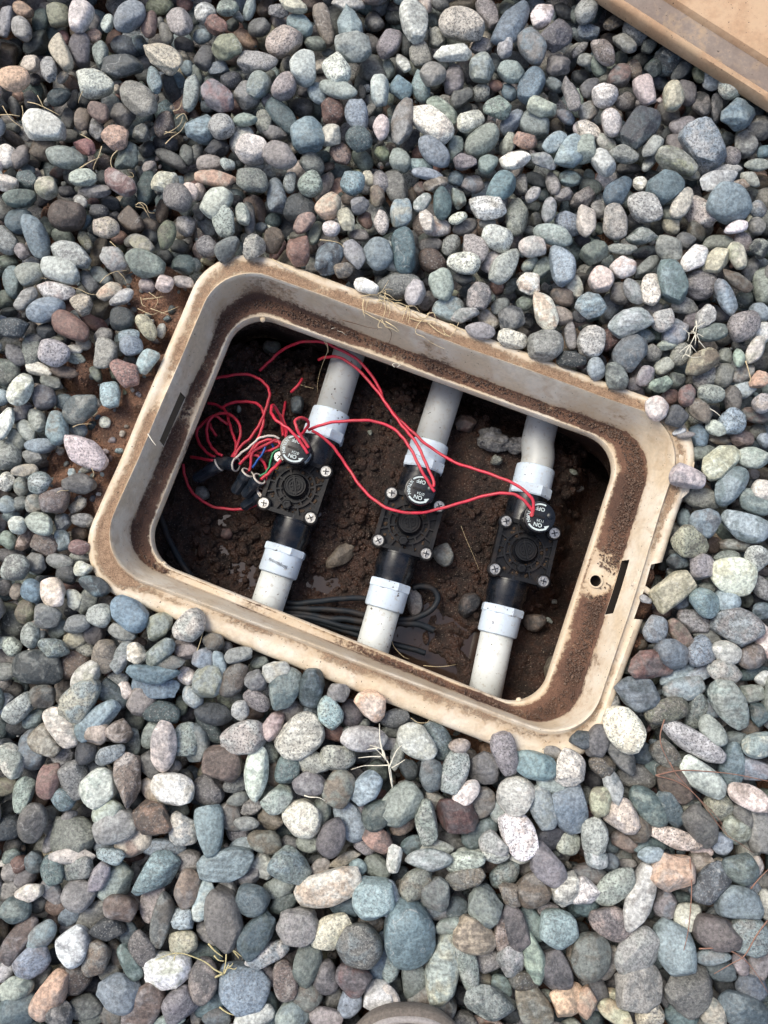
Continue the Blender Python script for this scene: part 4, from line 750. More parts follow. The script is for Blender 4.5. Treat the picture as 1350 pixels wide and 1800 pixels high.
def region(x, y):
    # position relative to the box
    if x < 345 and 450 < y < 1080: 
        return 'left of the box'
    if x > 1090 and 560 < y < 1230: return 'right of the box'
    if y < 700:
        if x > 960 and y < 260: return 'beside the lid'
        if y < 110: return 'near the top edge'
        if x < 330: return 'in the upper left'
        if x > 1000: return 'in the upper right'
        return 'above the box'
    if y > 1690: return 'near the bottom edge'
    if x < 330: return 'in the lower left'
    if x > 1010: return 'in the lower right'
    return 'below the box'
PB = []
for l in PEB.strip().split(';'):
    t_ = l.split()
    if len(t_) == 8: PB.append((float(t_[0]), float(t_[1]), float(t_[2]), float(t_[3]), float(t_[4]), t_[5], t_[6], int(t_[7])))
order = sorted(range(len(PB)), key=lambda i: -(PB[i][2]*PB[i][3]*(1 if PB[i][7] > 0 else .5)))
THINGS = set(order[:300])
looks = {i: look(PB[i], 0) for i in THINGS}; shortl = {i: look(PB[i], 1) for i in THINGS}
cnt = {}
for v in looks.values(): cnt[v] = cnt.get(v, 0)+1
used_labels = set(); lab = {}
def art(s): return ('an ' if s[0] in 'aeio' else 'a ')+s
for i in order[:300]:
    x, y, a, b = PB[i][:4]
    nb = sorted(((math.hypot(PB[j][0]-x, PB[j][1]-y), j) for j in THINGS if j != i))[:6]
    nb = sorted(nb, key=lambda d: (cnt[looks[d[1]]] > 1, d[0]))
    done = False
    for d, j in nb:
        dx = x-PB[j][0]; dy = y-PB[j][1]
        w = ('right of' if dx > 0 else 'left of') if abs(dx) > abs(dy) else ('below' if dy > 0 else 'above')
        for s in (looks[i]+' pebble '+region(x, y)+', '+w+' '+art(looks[j])+' one', looks[i]+' pebble '+region(x, y)+', '+w+' '+art(shortl[j])+' one', looks[i]+' pebble just '+w+' '+art(looks[j])+' one'):
            if s not in used_labels and len(s.split()) <= 16:
                lab[i] = s; used_labels.add(s); done = True; break
        if done: break
    if not done:
        lab[i] = looks[i]+' pebble '+region(x, y)
        if lab[i] in used_labels: lab[i] = (looks[i]+' pebble, '+('upper' if y < 900 else 'lower')+' one '+region(x, y))
        used_labels.add(lab[i])
GRP = 'river pebbles around the valve box'
sv_, sf_, sc1, sc2, spr, sof = [], [], [], [], [], []
vo = 0
def to_stuff(v, f, c1, c2, par, off):
    global vo
    sv_.append(v); sf_.append(f+vo); vo += len(v); n = len(v)
    sc1.append(np.tile(c1, (n,1))); sc2.append(np.tile(c2, (n,1))); spr.append(np.tile(par, (n,1))); sof.append(np.tile(off, (n,1)))
for k, i in enumerate(order):
    x, y, a, b, ang, sh, co, la = PB[i]
    seed = 100+i*13; r = np.random.default_rng(seed)
    z = {2: .003, 1: -.009, 0: -.025}[la] + r.uniform(-.002, .002)
    sc = .00050*1.03
    cthick = min(b*sc*r.uniform(.68, .86), .017)
    p = W(x, y, z); s = sdO(p)
    if s < b*sc*.75 and la >= 1 and s > -.06:
        if s < -.2*b*sc: z = cthick*.93
        elif la == 2: z = max(z, cthick*.55)
    else:
        z = max(z, float(soilh(p.x, p.y))+cthick*.40)
    p = W(x, y, z); sc = (CAM_H-z)/FPX*1.09
    lev = 5 if (k < 110) else (4 if k < 850 else 3)
    v = stone(a*sc, b*sc, cthick, sh, lev, seed)
    v = place(v, -R(ang), .15 if la else .3, seed)
    c1, c2, sp, nc = colour(co)
    par = (sp*r.uniform(.6, 1.1) if sp else (max(0, r.uniform(-.2, .15))), (r.uniform(.3, .6) if r.random() < .13 else (1.0 if r.random() < .16 else 0.0)), 1.0 if (r.random() < .16) else 0.0)
    off = r.uniform(-5, 5, 3)
    if i in THINGS:
        o = mesh_np('pebble', v, ICO[lev][1], M_PEB, loc=p)
        set_attrs(o.data, c1, c2, par, off); tag(o, lab[i], 'pebble', GRP)
    else:
        to_stuff(v+np.array(p), ICO[lev][1], c1, c2, par, off)
# lower layers seen through the gaps, and the bed going on outside the frame
codes = [PB[i][6] for i in range(len(PB))]
ex = [W(x, y, -.01) for x, y, s_, h in BARE if h > .6]; exs = [s_*.0005 for x, y, s_, h in BARE if h > .6]
tl, tr, bl, br = W(-20,-20), W(1370,-20), W(-20,1820), W(1370,1820)
def infrm(x, y):
    # is the ground point inside the photographed area
    if y > tl.y or y < bl.y: return False
    t = (y-bl.y)/(tl.y-bl.y); return abs(x) < br.x+(tr.x-br.x)*t
lidq = [W(1077,0), W(1350,166)]
gg = .0235
for iy in range(int(1.30/gg)):
    for ix in range(int(1.16/gg)):
        for lyr in (0, 1, 2):
            x = -.58+ix*gg+random.uniform(-.008, .008)+(gg/2 if iy % 2 else 0); y = -.56+iy*gg+random.uniform(-.008, .008)
            inf = infrm(x, y)
            if inf and lyr == 2: continue
            if not inf and lyr == 0: continue
            if sdO((x, y)) < .010: continue
            if any((x-e.x)**2+(y-e.y)**2 < (s_*1.0)**2 for e, s_ in zip(ex, exs)): continue
            r = np.random.default_rng(int(9e5)+iy*1000+ix*3+lyr)
            a = r.uniform(.010, .0165) * (1.0 if inf else 1.15); b = a*r.uniform(.6, .95); c_ = b*.75
            z = {0: -.050, 1: -.037, 2: -.004}[lyr] + r.uniform(-.004, .004)
            if inf: z -= .002
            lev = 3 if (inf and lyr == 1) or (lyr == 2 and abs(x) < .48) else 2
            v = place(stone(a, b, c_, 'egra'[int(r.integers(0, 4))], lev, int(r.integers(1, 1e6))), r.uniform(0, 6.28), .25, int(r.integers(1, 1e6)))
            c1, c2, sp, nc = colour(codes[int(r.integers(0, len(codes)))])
            gap_shade = .85 if inf else 1.0  # filler stones in the frame darkened in colour, painting shade into the gaps
            to_stuff(v+np.array((x, y, z)), ICO[lev][1], c1*gap_shade, c2*gap_shade, (sp, 0, 0), r.uniform(-5, 5, 3))
for k in range(3000):
    x = random.uniform(-.40, .40); y = random.uniform(-.37, .53)
    if not infrm(x, y) or sdO((x, y)) < .004: continue
    r = np.random.default_rng(7000+k); a = r.uniform(.0018, .0052); z = max(float(soilh(x, y))+.001, -.030+r.uniform(-.006, .004)) if r.random() < .75 else float(soilh(x, y))+.001
    v = place(stone(a, a*r.uniform(.6, .95), a*.7, 'ar'[k % 2], 2, 7000+k), r.uniform(0, 6.28), .4, k)
    c1, c2, sp, nc = colour(codes[int(r.integers(0, len(codes)))]); to_stuff(v+np.array((x, y, z)), ICO[2][1], c1*.9, c2*.9, (sp, 0, 0), r.uniform(-5, 5, 3))
o = mesh_np('river_pebbles', np.vstack(sv_), np.vstack(sf_), M_PEB)
set_attrs(o.data, np.vstack(sc1), np.vstack(sc2), np.vstack(spr), np.vstack(sof))
tag(o, 'smaller rounded river pebbles filling the bed between the larger ones', 'pebbles', kind='stuff')

# ---------------------------------------------------------------- the lid lying on the pebbles, upper right
lid = empty('valve_box_lid', W(1300, 20, .012))
tag(lid, 'tan plastic valve box lid lying on the pebbles in the upper right corner', 'lid')
A = W(1077, 0, .022); B = W(1312, 149, .022); ux = (B-A).normalized(); uy = Vector((-ux.y, ux.x, 0))
if uy.dot(Vector((1, 1, 0))) < 0: uy = -uy
# local frame: origin at the rounded corner near B, long side runs back along -ux
def lidring(off, z, r=.045):
    Lx, Ly = .30, .44
    o_ = B+ux*.075
    cs = [o_, o_-ux*Lx*1.5, o_-ux*Lx*1.5+uy*Ly, o_+uy*Ly]
    cs = [Vector((c.x, c.y, z)) for c in cs]
    return lift(ringpts(cs, r, off), z)
def loft(name, rs, mat, parent, dirt=None, caps=True):
    n = len(rs[0]); v = np.array([tuple(p) for r_ in rs for p in r_]); f = []
    for k in range(len(rs)-1):
        for i in range(n):
            j = (i+1) % n; f.append((k*n+i, k*n+j, (k+1)*n+j, (k+1)*n+i))
    v[:, 2] += wav(v, 30, 8, 2)*.0004
    m = len(v); c_ = v[-n:].mean(axis=0); v = np.vstack([v, c_, v[:n].mean(axis=0)])
    f += [((len(rs)-1)*n+i, (len(rs)-1)*n+(i+1) % n, m, m) for i in range(0)]
    o = mesh_np(name, v, f, mat)
    bm = bmesh.new(); bm.from_mesh(o.data); bm.verts.ensure_lookup_table()
    for i in range(n if caps else 0):
        bm.faces.new((bm.verts[(len(rs)-1)*n+i], bm.verts[(len(rs)-1)*n+(i+1) % n], bm.verts[m]))
        bm.faces.new((bm.verts[(i+1) % n], bm.verts[i], bm.verts[m+1]))
    bmesh.ops.recalc_face_normals(bm, faces=bm.faces); bm.to_mesh(o.data); bm.free()
    o.data.polygons.foreach_set('use_smooth', [True]*len(o.data.polygons)); o.data.set_sharp_from_angle(angle=R(45))
    a = o.data.attributes.new('dirt', 'FLOAT', 'POINT'); a.data.foreach_set('value', np.full(len(o.data.vertices), dirt or .1, dtype=np.float32))
    rel(o, parent); return o
loft('lid_rim', [lidring(.006, .006), lidring(.004, .008), lidring(.0036, .0195), lidring(.0055, .0206), lidring(.029, .0206), lidring(.0305, .0216)], M_LIDB, lid, .12)
bm = bmesh.new()
o1 = lidring(-.0006, .0195); o2 = lidring(.0045, .0232)
loft('edge_bead', [lidring(.0040, .006), lidring(.0010, .006), lidring(0, .008), lidring(-.0010, .0190), lidring(.0, .0222), lidring(.0026, .0236), lidring(.0046, .0228), lidring(.0050, .0205)], M_LID, lid, .05, False)
bm.free()
loft('lid_plate', [lidring(.0275, .016), lidring(.028, .0222), lidring(.0305, .0262), lidring(.036, .0272), lidring(.06, .0272)], M_LID, lid, .12)

# ---------------------------------------------------------------- inside the pit
px0, px1, py0, py1 = -.30, .31, -.17, .29; gs = .0022
nx = int((px1-px0)/gs); ny = int((py1-py0)/gs)
X, Y = np.meshgrid(np.linspace(px0, px1, nx), np.linspace(py0, py1, ny))
def ing(px, py, s): p = W(px, py, -.125); return np.exp(-((X-p.x)**2+(Y-p.y)**2)/(2*(s*.00057)**2))
rough_ = np.clip(ing(500,640,110)+ing(380,980,60)*.7+ing(600,940,80)*.5+ing(460,760,110)*.6+.15, 0, 1)
XW = X+(fbm(X, Y, 30, 91, 3)-.5)*.05; YW = Y+(fbm(X, Y, 30, 95, 3)-.5)*.05
Z = -.128 + (fbm(XW, YW, 22, 31)-.5)*.014 + (fbm(XW, YW, 75, 33, 3)-.5)*.004 + (fbm(X, Y, 60, 37, 3)-.5)*.020*rough_ + (fbm(X, Y, 170, 39, 3)-.5)*.009*(.40+rough_)
cell = np.abs(vnoise(X, Y, 95, 77)-.5)*2; Z -= (cell < .10)*.0018*(1-rough_)
patch = np.clip((fbm(XW, YW, 48, 55, 4)-.40)*4, 0, 1)
Z -= (.011*ing(800,1120,55)+.010*ing(770,1180,45))*patch+.006*ing(560,1010,45)+.006*ing(430,1010,45)+.004*ing(980,1010,40)+.006*ing(720,1120,40)
Z += .006*ing(880,780,60)+.010*ing(600,970,40)+.006*ing(980,1130,35) + .006*ing(620,860,50)
rt = W(1012, 900, -.13); sg = lambda v: 1/(1+np.exp(-v/.006))
ax_ = (X-rt.x)*math.cos(R(17))+(Y-rt.y)*math.sin(R(-17))*-1*-1
lw = W(1000, 1085, -.13); Z -= .055*sg(ax_+(fbm(X, Y, 40, 61)-.5)*.03)*sg((Y-lw.y)*.5)
tp_ = W(1000, 790, -.13); Z -= .04*sg(((Y-tp_.y)*math.cos(R(20))+(X-tp_.x)*math.sin(R(20)))+(fbm(X, Y, 40, 62)-.5)*.03-.004)
idx = np.arange(nx*ny).reshape(ny, nx)
q = np.stack([idx[:-1,:-1], idx[:-1,1:], idx[1:,1:], idx[1:,:-1]], -1).reshape(-1, 4)
tag(mesh_np('pit_soil', np.stack([X.ravel(), Y.ravel(), Z.ravel()], 1), q, M_MUD), kind='structure')
wz = -.1345
bm = bmesh.new(); wq = [W(x, y, wz) for x, y in ((240,560),(950,790),(925,900),(890,1010),(845,1225),(700,1230),(200,1050))]; vs_ = [bm.verts.new((p.x, p.y, wz)) for p in wq]; bm.faces.new(vs_)
tag(obj('puddle_water', bm, M_WATER), kind='structure')
# crumbs of soil in the pit and on the ledge
def crumbs(name, spots, n, lo, hi, label, mat, seed):
    r = np.random.default_rng(seed); vv = []; ff = []; k = 0
    for q_ in range(n):
        p, s = spots(r)
        if p is None: continue
        rad = r.uniform(lo, hi)*(r.uniform(.4, 1)**1.5)
        L_ = 2 if rad > .0016 else 1
        v = ICO[L_][0]*(1+wav(ICO[L_][0], 2.5, int(r.integers(1e6)), 2)*.16)[:, None]*rad*r.uniform(.7, 1.25, 3)
        vv.append(v+np.array(p)); ff.append(ICO[L_][1]+k); k += len(v)
    return tag(mesh_np(name, np.vstack(vv), np.vstack(ff), mat), label, 'soil', kind='stuff')
def pitspot(r):
    c = [(480,640,90),(420,960,70),(600,950,90),(720,720,120),(980,820,60),(860,960,110),(380,760,60),(560,800,120)][int(r.integers(8))]
    x = c[0]+r.normal(0, c[2]*.6); y = c[1]+r.normal(0, c[2]*.6)
    p = W(x, y, -.126)
    if not (px0 < p.x < px1 and py0 < p.y < py1): return None, 0
    i = int((p.x-px0)/(px1-px0)*(nx-1)); j = int((p.y-py0)/(py1-py0)*(ny-1)); p.z = Z[j, i]+.0004
    return p, 1
crumbs('pit_crumbs', pitspot, 2300, .0008, .0066, 'dark crumbled clods scattered over the muddy pit floor', M_MUD, 3)
def ledgespot(r):
    s = r.choice([0,0,1,1,1,1,2,3]); u = r.uniform(0, 1)
    if s == 2: u *= .55
    fi = (s+u)*(NC+NS); i = int(fi) % N; fj = fi-int(fi); t = r.beta(1.6, 1.9)*.85+.05
    a = rings[18][0][i].lerp(rings[18][0][(i+1) % N], fj); b = rings[22][0][i].lerp(rings[22][0][(i+1) % N], fj); p = a.lerp(b, t); p = Vector((p.x, p.y, ZL+.0002))
    if (p-hc).length < .014 and r.random() < .97: return None, 0
    return p, 1
crumbs('ledge_dirt', ledgespot, 5200, .0004, .0015, 'loose brown dirt granules lying on the inner ledge of the box', M_LEDGE, 5)
def groundspot(r):
    k = int(r.integers(len(BARE))); x, y, s, h = BARE[k]; x += r.normal(0, s); y += r.normal(0, s); p = W(x, y, -.01)
    if sdO(p) < .002: return None, 0
    p.z = float(soilh(p.x, p.y)); return p, 1
crumbs('soil_crumbs', groundspot, 2200, .0005, .0022, 'red-brown soil crumbs on the bare earth beside the box', M_SOIL, 6)

def pitz(x, y):
    i = min(max(int((x-px0)/(px1-px0)*(nx-1)), 0), nx-1); j = min(max(int((y-py0)/(py1-py0)*(ny-1)), 0), ny-1); return float(Z[j, i])
def pit_stone(px, py, a, b, ang, sh, co, label, dz=.0, lump=False, name='stone'):
    p = W(px, py, -.12); c_ = b*.00057*.75; p = W(px, py, pitz(p.x, p.y)+c_*.5+dz); sc = .00057
    v = stone(a*sc, b*sc, c_, sh, 5 if lump else 4, int(px*7+py))
    if lump:
        v *= (1+wav(v/ (a*sc), 9, 71, 3)*.09 + np.abs(wav(v/(a*sc), 4, 72, 2))*.12)[:, None]
    v = place(v, -R(ang), .1, int(px))
    c1, c2, sp, nc = colour(co); o = mesh_np(name, v, ICO[5 if lump else 4][1], M_PEB, loc=p)
    set_attrs(o.data, c1, c2, (sp*.6, 0, 1.0 if lump else 0), (px*.01, py*.01, 0)); tag(o, label, 'stone', 'stones in the pit'); return o
pit_stone(866, 776, 27, 22, 10, 'a', 'mks-', 'rough porous grey lump in the pit, beside the right upper pipe', .006, True, 'clod')
pit_stone(904, 780, 24, 17, -8, 'a', 'mks-', 'right half of the porous grey lump, touching the right upper pipe', .006, True, 'clod')
pit_stone(872, 808, 12, 9, -40, 'a', 'mns-', 'small crumb of porous grey lump hanging at its lower end', .004, True, 'clod')
pit_stone(781, 976, 21, 19, 60, 'g', 'mn', 'smooth round grey stone beside the middle valve', .006)
pit_stone(729, 1059, 26, 14, 85, 'r', 'mns-', 'oval brownish grey stone standing beside the lower middle coupling', .006)
pit_stone(824, 1064, 26, 18, -60, 'r', 'kn--', 'dark wet stone in the mud left of the lower right coupling', .004)
pit_stone(941, 1093, 22, 18, 0, 'e', 'nk-', 'dark brown round stone right of the lower right coupling', .006)
pit_stone(356, 866, 15, 12, 60, 'r', 'mk-', 'dull grey stone under the lowest wire connectors at the left', .004)
pit_stone(523, 712, 17, 13, 85, 'r', 'Bk--', 'blackish blue stone left of the left upper pipe', .006)
pit_stone(397, 938, 13, 11, 0, 'e', 'rk--', 'dark red stone half sunk in the mud, lower left', .001)
pit_stone(598, 978, 34, 17, -35, 'a', 'n-', 'flat brown clay flake between the left and middle valves', .001)
pit_stone(985, 1170, 40, 26, -20, 'a', 'n-', 'flat brown clay slab in the lower right corner of the pit', -.002)
pit_stone(820, 745, 22, 16, 10, 'a', 'nr-', 'brown clod right of the middle upper pipe', .002)
pit_stone(475, 610, 19, 14, 20, 'a', 'nv--', 'dark brown rock near the upper left corner of the pit', .002)
for q_, (x, y) in enumerate(((975,1058),(965,1090),(1000,1105),(560,905),(1020,860),(1008,700+130),(650,760),(420,720))):
    pit_stone(x, y, 6+q_ % 3*2, 5, q_*40, 'a', 'ml-', ['tiny pale chip at the right of the lower right coupling','pale chip just below another right of the lower right coupling','pale grey chip close to the right wall of the pit','tiny pale chip between left and middle valve bodies','tiny chip by the right wall level with the right valve','small chip in the dark upper right of the pit','small chip beside the long red wires','small chip among the coiled red wires'][q_], .002, name='stone_chip')

# ---------------------------------------------------------------- valves
ZP = -.105; ZB = -.083
def text_mesh(body, size, loc, rot, parent, name='lettering', mat=None, bold=.0):
    cu = bpy.data.curves.new(name, 'FONT'); cu.body = body; cu.size = size; cu.align_x = 'CENTER'; cu.align_y = 'CENTER'; cu.extrude = .00008; cu.offset = bold
    o = bpy.data.objects.new(name, cu); C.objects.link(o)
    dg = bpy.context.evaluated_depsgraph_get(); me = bpy.data.meshes.new_from_object(o.evaluated_get(dg)); bpy.data.objects.remove(o)
    me.materials.clear(); me.materials.append(mat or M_PRINT)
    o = bpy.data.objects.new(name, me); C.objects.link(o); o.parent = parent; o.location = loc; o.rotation_euler = (0, 0, rot); return o
def make_valve(pts, screws, sol, dome, nub, date, label, sticker=False, bend=False):
    """pts: px of pipe far end, coupling top, coupling bottom, lower collar top, collar bottom, lower body bottom, pipe end"""
    w = [W(x, y, ZP) for x, y in pts]
    ax = (w[1]-w[5]); ax.z = 0; ax.normalize()
    cpx = (sum(s[0] for s in screws)/4, sum(s[1] for s in screws)/4); cen = W(*cpx, ZB)
    rz = math.atan2(ax.y, ax.x)-math.pi/2
    root = empty('irrigation_valve', (cen.x, cen.y, -.128), rz); tag(root, label, 'valve', 'irrigation valves on white pipes')
    Mi = Matrix.Rotation(-rz, 3, 'Z')
    L = lambda p: Mi @ (Vector(p)-Vector((cen.x, cen.y, -.128)))
    zp = ZP+.128; zb = ZB+.128
    l = [L(p) for p in w]
    # shared pipe axis: straight in x
    xa = (l[1].x+l[5].x)/2
    def along(y): return Vector((xa, y, zp))
    def lathe_y(name, prof, y0, mat, parent=root, n=32, auto=35):
        bm = bmesh.new(); add_lathe(bm, prof, align(along(y0), (0, -1, 0)), n); return obj(name, bm, mat, parent, auto=auto)
    y = [p.y for p in l]
    # pipes
    bm = bmesh.new(); rp = .0166
    far = l[0]; a_ = along(y[1]-.004)
    if bend:
        add_tube(bm, spline([Vector((far.x, far.y, zp)), Vector((far.x, y[1]+.034, zp)), Vector((xa+(far.x-xa)*.9, y[1]+.024, zp)), Vector((xa, y[1]+.010, zp)), a_], 6), rp, 28)
    else: add_tube(bm, [Vector((far.x, far.y, zp)), a_], rp, 28)
    obj('pipe', bm, M_PVCOLD, root, smooth=True)
    bm = bmesh.new(); add_tube(bm, [along(y[5]+.004), Vector((l[6].x, l[6].y, zp))], rp, 28); obj('pipe', bm, M_PVC, root, smooth=True)
    # couplings: body + octagonal collar
    h = y[1]-y[2]
    cb = lathe_y('coupling', [(.0172, 0), (.0192, .0008), (.0197, .0022), (.0199, h-.010)], y[1], M_FIT)
    bm = bmesh.new(); add_lathe(bm, [(.0212, 0), (.0219, .001), (.0219, .009), (.0208, .0105)], align(along(y[2]+.010), (0, -1, 0)) @ Matrix.Rotation(R(22.5), 4, 'Z'), 8)
    obj('collar', bm, M_FIT, cb)
    h2 = y[4]-y[5]
    cb2 = lathe_y('coupling', [(.0198, 0), (.0198, h2-.003), (.0193, h2-.001), (.0172, h2)], y[4]+.0005, M_FIT)
    bm = bmesh.new(); add_lathe(bm, [(.0206, 0), (.0217, .001), (.0217, y[3]-y[4]-.001), (.0205, y[3]-y[4])], align(along(y[3]), (0, -1, 0)) @ Matrix.Rotation(R(22.5), 4, 'Z'), 8)
    obj('collar', bm, M_FIT, cb2)
    bm = bmesh.new()
    rr = random.Random(int(pts[0][0]))
    for k in range(16):      # small printed strip on the coupling
        xx = xa-.010+k*.00125; hh2 = .0010+.0008*rr.random(); yy = (y[4]+y[5])/2+.002-(k*.0002)
        zz = zp+math.sqrt(.0201**2-(xx-xa)**2)+.00005
        add_bar(bm, (xx, yy-hh2), (xx, yy+hh2), .0005, zz-.0004, zz)
    if sticker: obj('ink_print', bm, M_INK, cb2)
    else: bm.free()
    # body
    bm = bmesh.new()
    add_lathe(bm, [(.0175, -.002), (.0192, 0), (.0200, .004), (.0203, y[2]-(.028)), (.0225, y[2]-.020), (.0225, -y[3]+y[2]-(-.020-y[3])-.002), (.0200, y[2]-y[3]-.020), (.0192, y[2]-y[3]-.012), (.0186, y[2]-y[3]), (.015, y[2]-y[3]+.001)], align(along(y[2]), (0, -1, 0)), 32) if False else None
    add_lathe(bm, [(.0150, -.003), (.0186, -.002), (.0190, .006), (.0202, .010), (.0202, max(.012, y[2]-.030))], align(along(y[2]), (0, -1, 0)), 24)
    add_lathe(bm, [(.0202, 0), (.0202, max(.004, -.030-y[3]-.010)), (.0188, max(.006, -.030-y[3]-.006)), (.0186, -.030-y[3]+.003), (.015, -.030-y[3]+.004)], align(along(-.030), (0, -1, 0)), 24)
    add_lathe(bm, [(.024, -.004), (.0265, 0), (.0265, zb-.010)], Matrix.Translation((0, 0, 0)), 28)
    for s_ in (1, -1): add_lathe(bm, [(.0222, 0), (.0222, .005)], align(along((.031 if s_ > 0 else -.026)), (0, -1, 0)), 12)
    body = obj('valve_body', bm, M_BLKCLEAN, root, auto=35)
    # bonnet
    sl = [L(W(x, y_, ZB)) for x, y_ in screws]; sl.sort(key=lambda p: math.atan2(p.y, p.x)); hs = .0242; hw = .0295
    sl = [Vector((sx*hs, sy*hs, 0)) for sx, sy in ((-1,-1),(1,-1),(1,1),(-1,1))]
    def rsq(hw, r, n=6):
        o_ = []
        for cx, cy, a0 in ((hw-r, hw-r, 0), (-hw+r, hw-r, 90), (-hw+r, -hw+r, 180), (hw-r, -hw+r, 270)): o_ += circ(cx, cy, r, n, a0, a0+90)
        return o_
    bm = bmesh.new(); add_poly_prism(bm, rsq(hw, .007), zb-.012, zb-.0045, .0008); bon = obj('bonnet', bm, M_BLACK, root, auto=35)
    # raised frame, ring and ribs
    bm = bmesh.new(); o_ = rsq(hw-.0002, .0068); i_ = rsq(hw-.0042, .004)
    v0 = [bm.verts.new((*p, zb-.005)) for p in o_]; v1 = [bm.verts.new((*p, zb)) for p in o_]; u1 = [bm.verts.new((*p, zb)) for p in i_]; u0 = [bm.verts.new((*p, zb-.005)) for p in i_]
    n = len(o_)
    for k in range(n):
        j = (k+1) % n; bm.faces.new((v0[k], v0[j], v1[j], v1[k])); bm.faces.new((v1[k], v1[j], u1[j], u1[k])); bm.faces.new((u1[k], u1[j], u0[j], u0[k]))
    add_band(bm, .0188, .0208, 0, 360, zb-.005, zb-.0008, 0, 0, 36)
    add_band(bm, .0138, .0152, 0, 360, zb-.005, zb-.0015, 0, 0, 32)
    for a in (18, 58, 122, 162, 200, 232, 308, 340):
        add_bar(bm, (.0128*math.cos(R(a)), .0128*math.sin(R(a))), (.0195*math.cos(R(a)), .0195*math.sin(R(a))), .0016, zb-.005, zb-.0013)
    for a in (0, 90, 180, 270, 25, 65, 115, 155, 205, 245, 295, 335):
        m_ = .0262/max(abs(math.cos(R(a))), abs(math.sin(R(a)))); add_bar(bm, (.020*math.cos(R(a)), .020*math.sin(R(a))), (m_*math.cos(R(a)), m_*math.sin(R(a))), .0016, zb-.005, zb-.0009)
    for p in sl: add_lathe(bm, [(.0072, zb-.009), (.0072, zb+.0004), (.0064, zb+.001)], Matrix.Translation((p.x, p.y, 0)), 20)
    obj('bonnet_ribs', bm, M_BLACK, bon, auto=35)
    bm = bmesh.new()   # dirt packed in the pockets
    rr = random.Random(7+int(cpx[0]))
    for k in range(70):
        x_ = rr.uniform(-.024, .024); y_ = rr.uniform(-.024, .024)
        if max(abs(x_), abs(y_)) > .017 and min(abs(x_), abs(y_)) > .017: continue
        if math.hypot(x_, y_) < .012: continue
        bmesh.ops.create_icosphere(bm, subdivisions=1, radius=rr.uniform(.0010, .0026), matrix=Matrix.Translation((x_, y_, zb-.0046)) @ Matrix.Scale(.6, 4, (0,0,1)))
    tag(obj('packed_dirt', bm, M_MUDFILL, bon, smooth=True), kind='stuff')
    for p in sl:
        bm = bmesh.new(); Mt = Matrix.Translation((p.x, p.y, zb+.0008)) @ Matrix.Rotation(rr.uniform(0, 1.5), 4, 'Z')
        add_lathe(bm, [(.0056, 0), (.0056, .0008), (.0050, .0016), (.0042, .0016), (.0040, .0011), (.0018, .0012)], Mt, 24)
        sc_ = obj('screw', bm, M_STEEL, root, auto=35)
        bm = bmesh.new()
        for a in (0, 90):
            c_, s_ = math.cos(R(a)), math.sin(R(a)); add_bar(bm, (-.0031*c_, -.0031*s_), (.0031*c_, .0031*s_), .0011, .0009, .00135+.00003*(a > 0))  # raised dark bars paint the shade of a cross recess
        add_band(bm, .0041, .0044, 0, 360, .0009, .0014, 0, 0, 24)
        bmesh.ops.transform(bm, matrix=Mt, verts=bm.verts); obj('recess_shade_bars', bm, M_BLKCLEAN, sc_)
    # flow dome with its round emblem
    d = L(W(*dome, ZB+.003)); bm = bmesh.new(); Mt = Matrix.Translation((d.x, d.y, 0))
    add_lathe(bm, [(.0125, zb-.005), (.0125, zb-.001), (.0112, zb+.0005), (.0112, zb+.0045), (.0105, zb+.0055), (.0096, zb+.0055), (.0094, zb+.0045)], Mt, 32)
    dm = obj('flow_knob', bm, M_BLACK, root, auto=35)
    bm = bmesh.new(); zt = zb+.0044
    add_band(bm, .0072, .0084, 0, 360, zt, zt+.0015, 0, 0, 28)
    add_bar(bm, (0, -.0094), (0, .0094), .0016, zt, zt+.0019)
    for s_ in (1, -1):
        add_band(bm, .0046, .0056, -62 if s_ > 0 else 118, 62 if s_ > 0 else 242, zt, zt+.0016, 0, 0, 12)
        add_bar(bm, (s_*.0018, 0), (s_*.0052, 0), .0011, zt, zt+.0017)
        add_bar(bm, (s_*.0019, -.0044), (s_*.0019, .0044), .0010, zt, zt+.00165)
    bmesh.ops.transform(bm, matrix=Matrix.Translation((d.x, d.y, 0)) @ Matrix.Rotation(R(24), 4, 'Z'), verts=bm.verts); obj('emblem', bm, M_BLACK, dm)
    # bleed screw nub
    d = L(W(*nub, ZB+.002)); bm = bmesh.new()
    add_poly_prism(bm, [(d.x+q[0], d.y+q[1]) for q in circ(0, 0, .0052, 6, 10, 370)], zb-.005, zb+.003, .0008)
    add_band(bm, .0020, .0034, 0, 360, zb+.003, zb+.0042, d.x, d.y, 16); obj('bleed_screw', bm, M_BLACK, root, auto=35)
    # solenoid
    zt = -.052+.128; d = L(W(*sol, -.052)); Mt = Matrix.Translation((d.x, d.y, 0)); rs = .0150
    bm = bmesh.new(); add_lathe(bm, [(.0112, zb-.008), (.0126, zb-.004), (rs-.0004, zb+.001), (rs, zt-.010), (rs, zt-.0012), (rs-.0004, zt-.0002), (rs-.0012, zt)], Mt, 40)
    so = obj('solenoid', bm, M_BLKCLEAN, root, auto=35)
    bm = bmesh.new(); add_bar(bm, (d.x-.0078, d.y+.0002), (d.x+.0044, d.y+.0002), .0018, zt-.0002, zt+.0009); obj('turn_slot', bm, M_BLACK, so)
    e = Vector((d.x, d.y, zt+.0002))
    tw = -.03
    text_mesh('OFF', .0050, e+Vector((-.0012, .0078, 0)), math.pi+tw, so, 'lettering', bold=.0001)
    text_mesh('ON', .0052, e+Vector((-.0004, -.0074, 0)), math.pi+tw, so, 'lettering', bold=.0001)
    text_mesh(date, .0036, e+Vector((.0012, -.0034, 0)), math.pi+tw, so, 'lettering')
